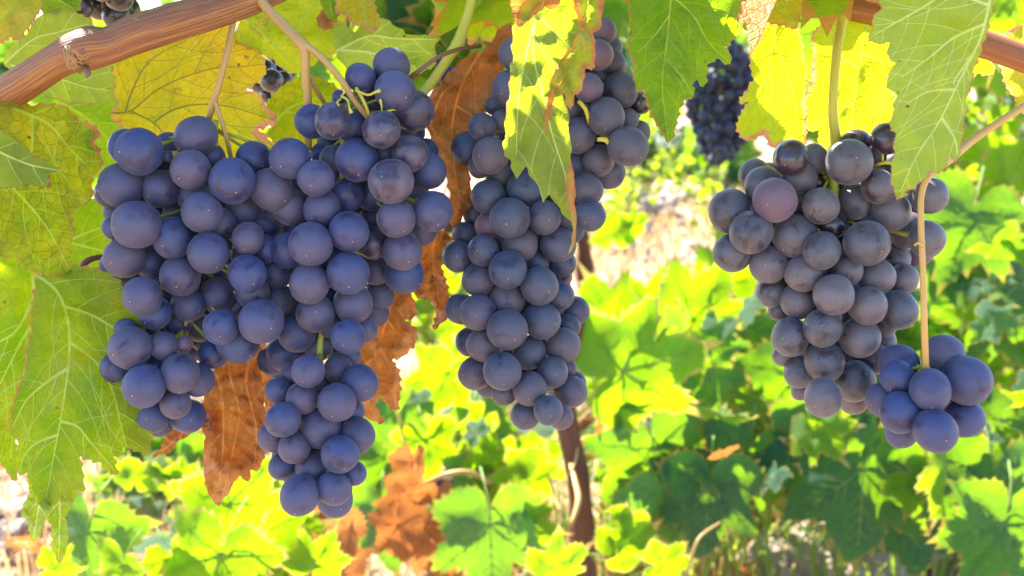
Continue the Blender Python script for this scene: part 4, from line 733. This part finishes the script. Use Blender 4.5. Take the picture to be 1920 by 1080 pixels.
# long low rows far away, read as one mass
rnd = random.Random(5); mb = MB()
for row, (dist, hh) in enumerate(((7.5, 1.0), (10.5, 1.15), (15, 1.2), (22, 1.3), (32, 1.4))):
    n = 420
    for k in range(n):
        x = rnd.uniform(-.62, .62) * dist; c = Vector((x, dist + rnd.uniform(-.4, .4), rnd.uniform(.1, hh) * (1 - .35 * abs(math.sin(x * 1.3 / (1 + row * .2))))))
        src = GLC[rnd.randrange(4)]; q = Euler((rnd.uniform(0, 2), rnd.uniform(-1, 1), rnd.uniform(0, 6))).to_matrix(); s = rnd.uniform(.07, .13) * (1 + row * .45)
        mb.add([c + q @ v * s for v in src.v], src.f, 0, src.rim)
o = mb.build('far_vineyard', M['bgreen']); tag(o, 'far rows of green vines on the plain beyond the stones', 'vineyard', kind='stuff')

# canopy added out of view above the frame, placed to shade the bunches below
rnd = random.Random(8); mb = MB()
def canopy(n, x0, x1, y0, y1, d0, d1):
    for k in range(n):
        p = W(rnd.uniform(x0, x1), rnd.uniform(y0, y1), rnd.uniform(d0, d1)); q = Euler((rnd.gauss(-.3, .5), rnd.gauss(0, .4), rnd.uniform(0, 6))).to_matrix()
        src = GLC[rnd.randrange(4)]; s = rnd.uniform(.05, .075); mb.add([p + q @ v * s for v in src.v], src.f, 0, src.rim)
canopy(8, 1480, 1740, -330, -110, .435, .475); canopy(7, 900, 1080, -300, -70, .46, .54); canopy(62, -420, 860, -760, -120, .49, .70)
o = mb.build('shade_canopy', M['green']); tag(o, 'unseen leafy canopy added above the frame to shade the bunches', 'foliage', kind='stuff')

# ---------------------------------------------------------------- ground
m, t, p, out = nodes('dry_soil'); tc = N(t, 'ShaderNodeTexCoord')
n1 = N(t, 'ShaderNodeTexNoise', Scale=3.0, Detail=8.0, Roughness=.7); t.links.new(tc.outputs['Object'], n1.inputs['Vector'])
n2 = N(t, 'ShaderNodeTexNoise', Scale=45.0, Detail=6.0, Roughness=.7); t.links.new(tc.outputs['Object'], n2.inputs['Vector'])
c = ramp(t, n1.outputs['Fac'], [(.35, (.38, .23, .13)), (.5, (.50, .34, .22)), (.65, (.56, .43, .32))]); c = mixc(t, math_(t, 'MULTIPLY', n2.outputs['Fac'], .7), c, (.22, .15, .10))
t.links.new(c, p.inputs['Base Color']); p.inputs['Roughness'].default_value = .95
bp = N(t, 'ShaderNodeBump', Strength=.8, Distance=.02); t.links.new(n2.outputs['Fac'], bp.inputs['Height']); t.links.new(bp.outputs[0], p.inputs['Normal']); M['soil'] = m
mb = MB(); ys = [-60, -5] + [i * .06 for i in range(0, 70)] + [4.3 + i * .25 for i in range(40)] + [15, 20, 30, 60, 150, 400]; xs = [-400, -100, -30, -10] + [-6 + i * .14 for i in range(87)] + [10, 30, 100, 400]
vv = [Vector((x, y, .05 * noise.noise(Vector((x * 1.3, y * 1.3, 0))) + .025 * noise.noise(Vector((x * 5, y * 5, 3))) - .02)) for y in ys for x in xs]; nx = len(xs)
mb.add(vv, [(j * nx + i, j * nx + i + 1, (j + 1) * nx + i + 1, (j + 1) * nx + i) for j in range(len(ys) - 1) for i in range(nx - 1)])
tag(mb.build('ground', m), kind='structure')
M['stone'] = plain('stone', (.50, .40, .34), .9, (.34, .25, .21), 14, .8, dist=.01)
rnd = random.Random(9)
def stone_mesh(s):
    mb = MB(); nu, nv = 12, 8; v = [Vector((0, 0, -1))]
    for i in range(1, nv):
        for k in range(nu): a = 2 * math.pi * k / nu; b = math.pi * i / nv; v.append(Vector((math.sin(b) * math.cos(a), math.sin(b) * math.sin(a), -math.cos(b))))
    v.append(Vector((0, 0, 1)))
    v = [Vector((p.x * 1.1, p.y * .9, p.z * .65)) * (1 + .45 * noise.noise(p * 1.3 + Vector((s * 9, 0, 0))) + .15 * noise.noise(p * 3.5 + Vector((s, 0, 0)))) for p in v]
    f = [(0, 1 + (k + 1) % nu, 1 + k) for k in range(nu)] + [(len(v) - 1, 1 + (nv - 2) * nu + k, 1 + (nv - 2) * nu + (k + 1) % nu) for k in range(nu)]
    f += [(1 + i * nu + k, 1 + i * nu + (k + 1) % nu, 1 + (i + 1) * nu + (k + 1) % nu, 1 + (i + 1) * nu + k) for i in range(nv - 2) for k in range(nu)]
    mb.add(v, f); o = mb.build('stone', M['stone'], smooth=False); d = o.data; bpy.data.objects.remove(o); return d
SM = [stone_mesh(i) for i in range(5)]
def stones(n, x0, x1, y0, y1, s0, s1, label, group):
    for k in range(n):
        o = bpy.data.objects.new('stone', SM[rnd.randrange(5)]); q = gpt(rnd.uniform(x0, x1), rnd.uniform(y0, y1)); s = rnd.uniform(s0, s1)
        o.location = q + Vector((0, 0, s * .25)); o.scale = (s,) * 3; o.rotation_euler = (rnd.uniform(-.4, .4), rnd.uniform(-.4, .4), rnd.uniform(0, 6)); tag(link(o), label, 'stone', group)
stones(34, 1120, 1360, 325, 400, .04, .11, 'pale sunlit stone in the heap beyond the middle vine', 'stones heaped beyond the middle vine')
stones(16, 1080, 1330, 400, 520, .02, .06, 'small pale stone on the bright ground behind the middle vine', 'small stones on the bright ground')
stones(12, 1440, 1900, 1030, 1085, .03, .075, 'grey stone in the shade at the bottom right', 'grey stones at the bottom right')
stones(10, -20, 160, 880, 1040, .015, .04, 'small stone on the sunny ground at the bottom left', 'small stones at the bottom left')

# straw, weeds, litter
M['straw'] = plain('straw', (.52, .38, .20), .7, (.40, .27, .12), 20, .1, (.5, .34, .14))
M['weed'] = plain('weed_green', (.14, .24, .05), .6, (.22, .30, .07), 20, .1, (.45, .6, .05))
def blades(name, n, region, h0, h1, mk, label, cat, wdt=.0015, lean=.6, patch=None):
    mb = MB()
    for k in range(n):
        q = gpt(rnd.uniform(region[0], region[1]), rnd.uniform(region[2], region[3])) ; h = rnd.uniform(h0, h1); a = rnd.uniform(0, 6.28); ln = rnd.uniform(.1, lean) * h
        if patch and noise.noise(q * patch) < -.05: continue
        d_ = Vector((math.cos(a), math.sin(a), 0)); s_ = Vector((-math.sin(a), math.cos(a), 0)) * wdt * rnd.uniform(.6, 1.5)
        q.z -= .02; P = [q, q + d_ * ln * .3 + Vector((0, 0, h * .55)), q + d_ * ln + Vector((0, 0, h * .95)), q + d_ * ln * 1.7 + Vector((0, 0, h * .9))]
        mb.add([P[0] - s_, P[0] + s_, P[1] - s_, P[1] + s_, P[2] - s_ * .7, P[2] + s_ * .7, P[3]], [(0, 1, 3, 2), (2, 3, 5, 4), (4, 5, 6)])
    tag(mb.build(name, M[mk]), label, cat, kind='stuff')
blades('dry_grass', 3200, (-60, 1980, 560, 1140), .03, .14, 'straw', 'dry straw coloured grass covering the ground behind the vines', 'dry grass')
blades('dry_grass', 1500, (1000, 1500, 330, 560), .04, .12, 'straw', 'bleached dry grass between the stones and the middle vine', 'dry grass', .003)
blades('green_weeds', 900, (900, 1960, 860, 1140), .04, .22, 'weed', 'thin green weeds growing among the shaded soil at the bottom', 'weeds', .0022, 1.0)
M['litter'] = M['bdead']; mb = MB()
for k in range(420):
    q = gpt(rnd.uniform(-60, 1980), rnd.uniform(360, 1120)); src = GLC[rnd.randrange(4)]; e = Euler((rnd.gauss(0, .5), rnd.gauss(0, .5), rnd.uniform(0, 6))).to_matrix(); s = rnd.uniform(.02, .05)
    mb.add([q + Vector((0, 0, .015)) + e @ v * s for v in src.v], src.f, 0, src.rim)
tag(mb.build('leaf_litter', M['bdead']), 'brown fallen leaves scattered over the dry ground', 'leaf litter', kind='stuff')
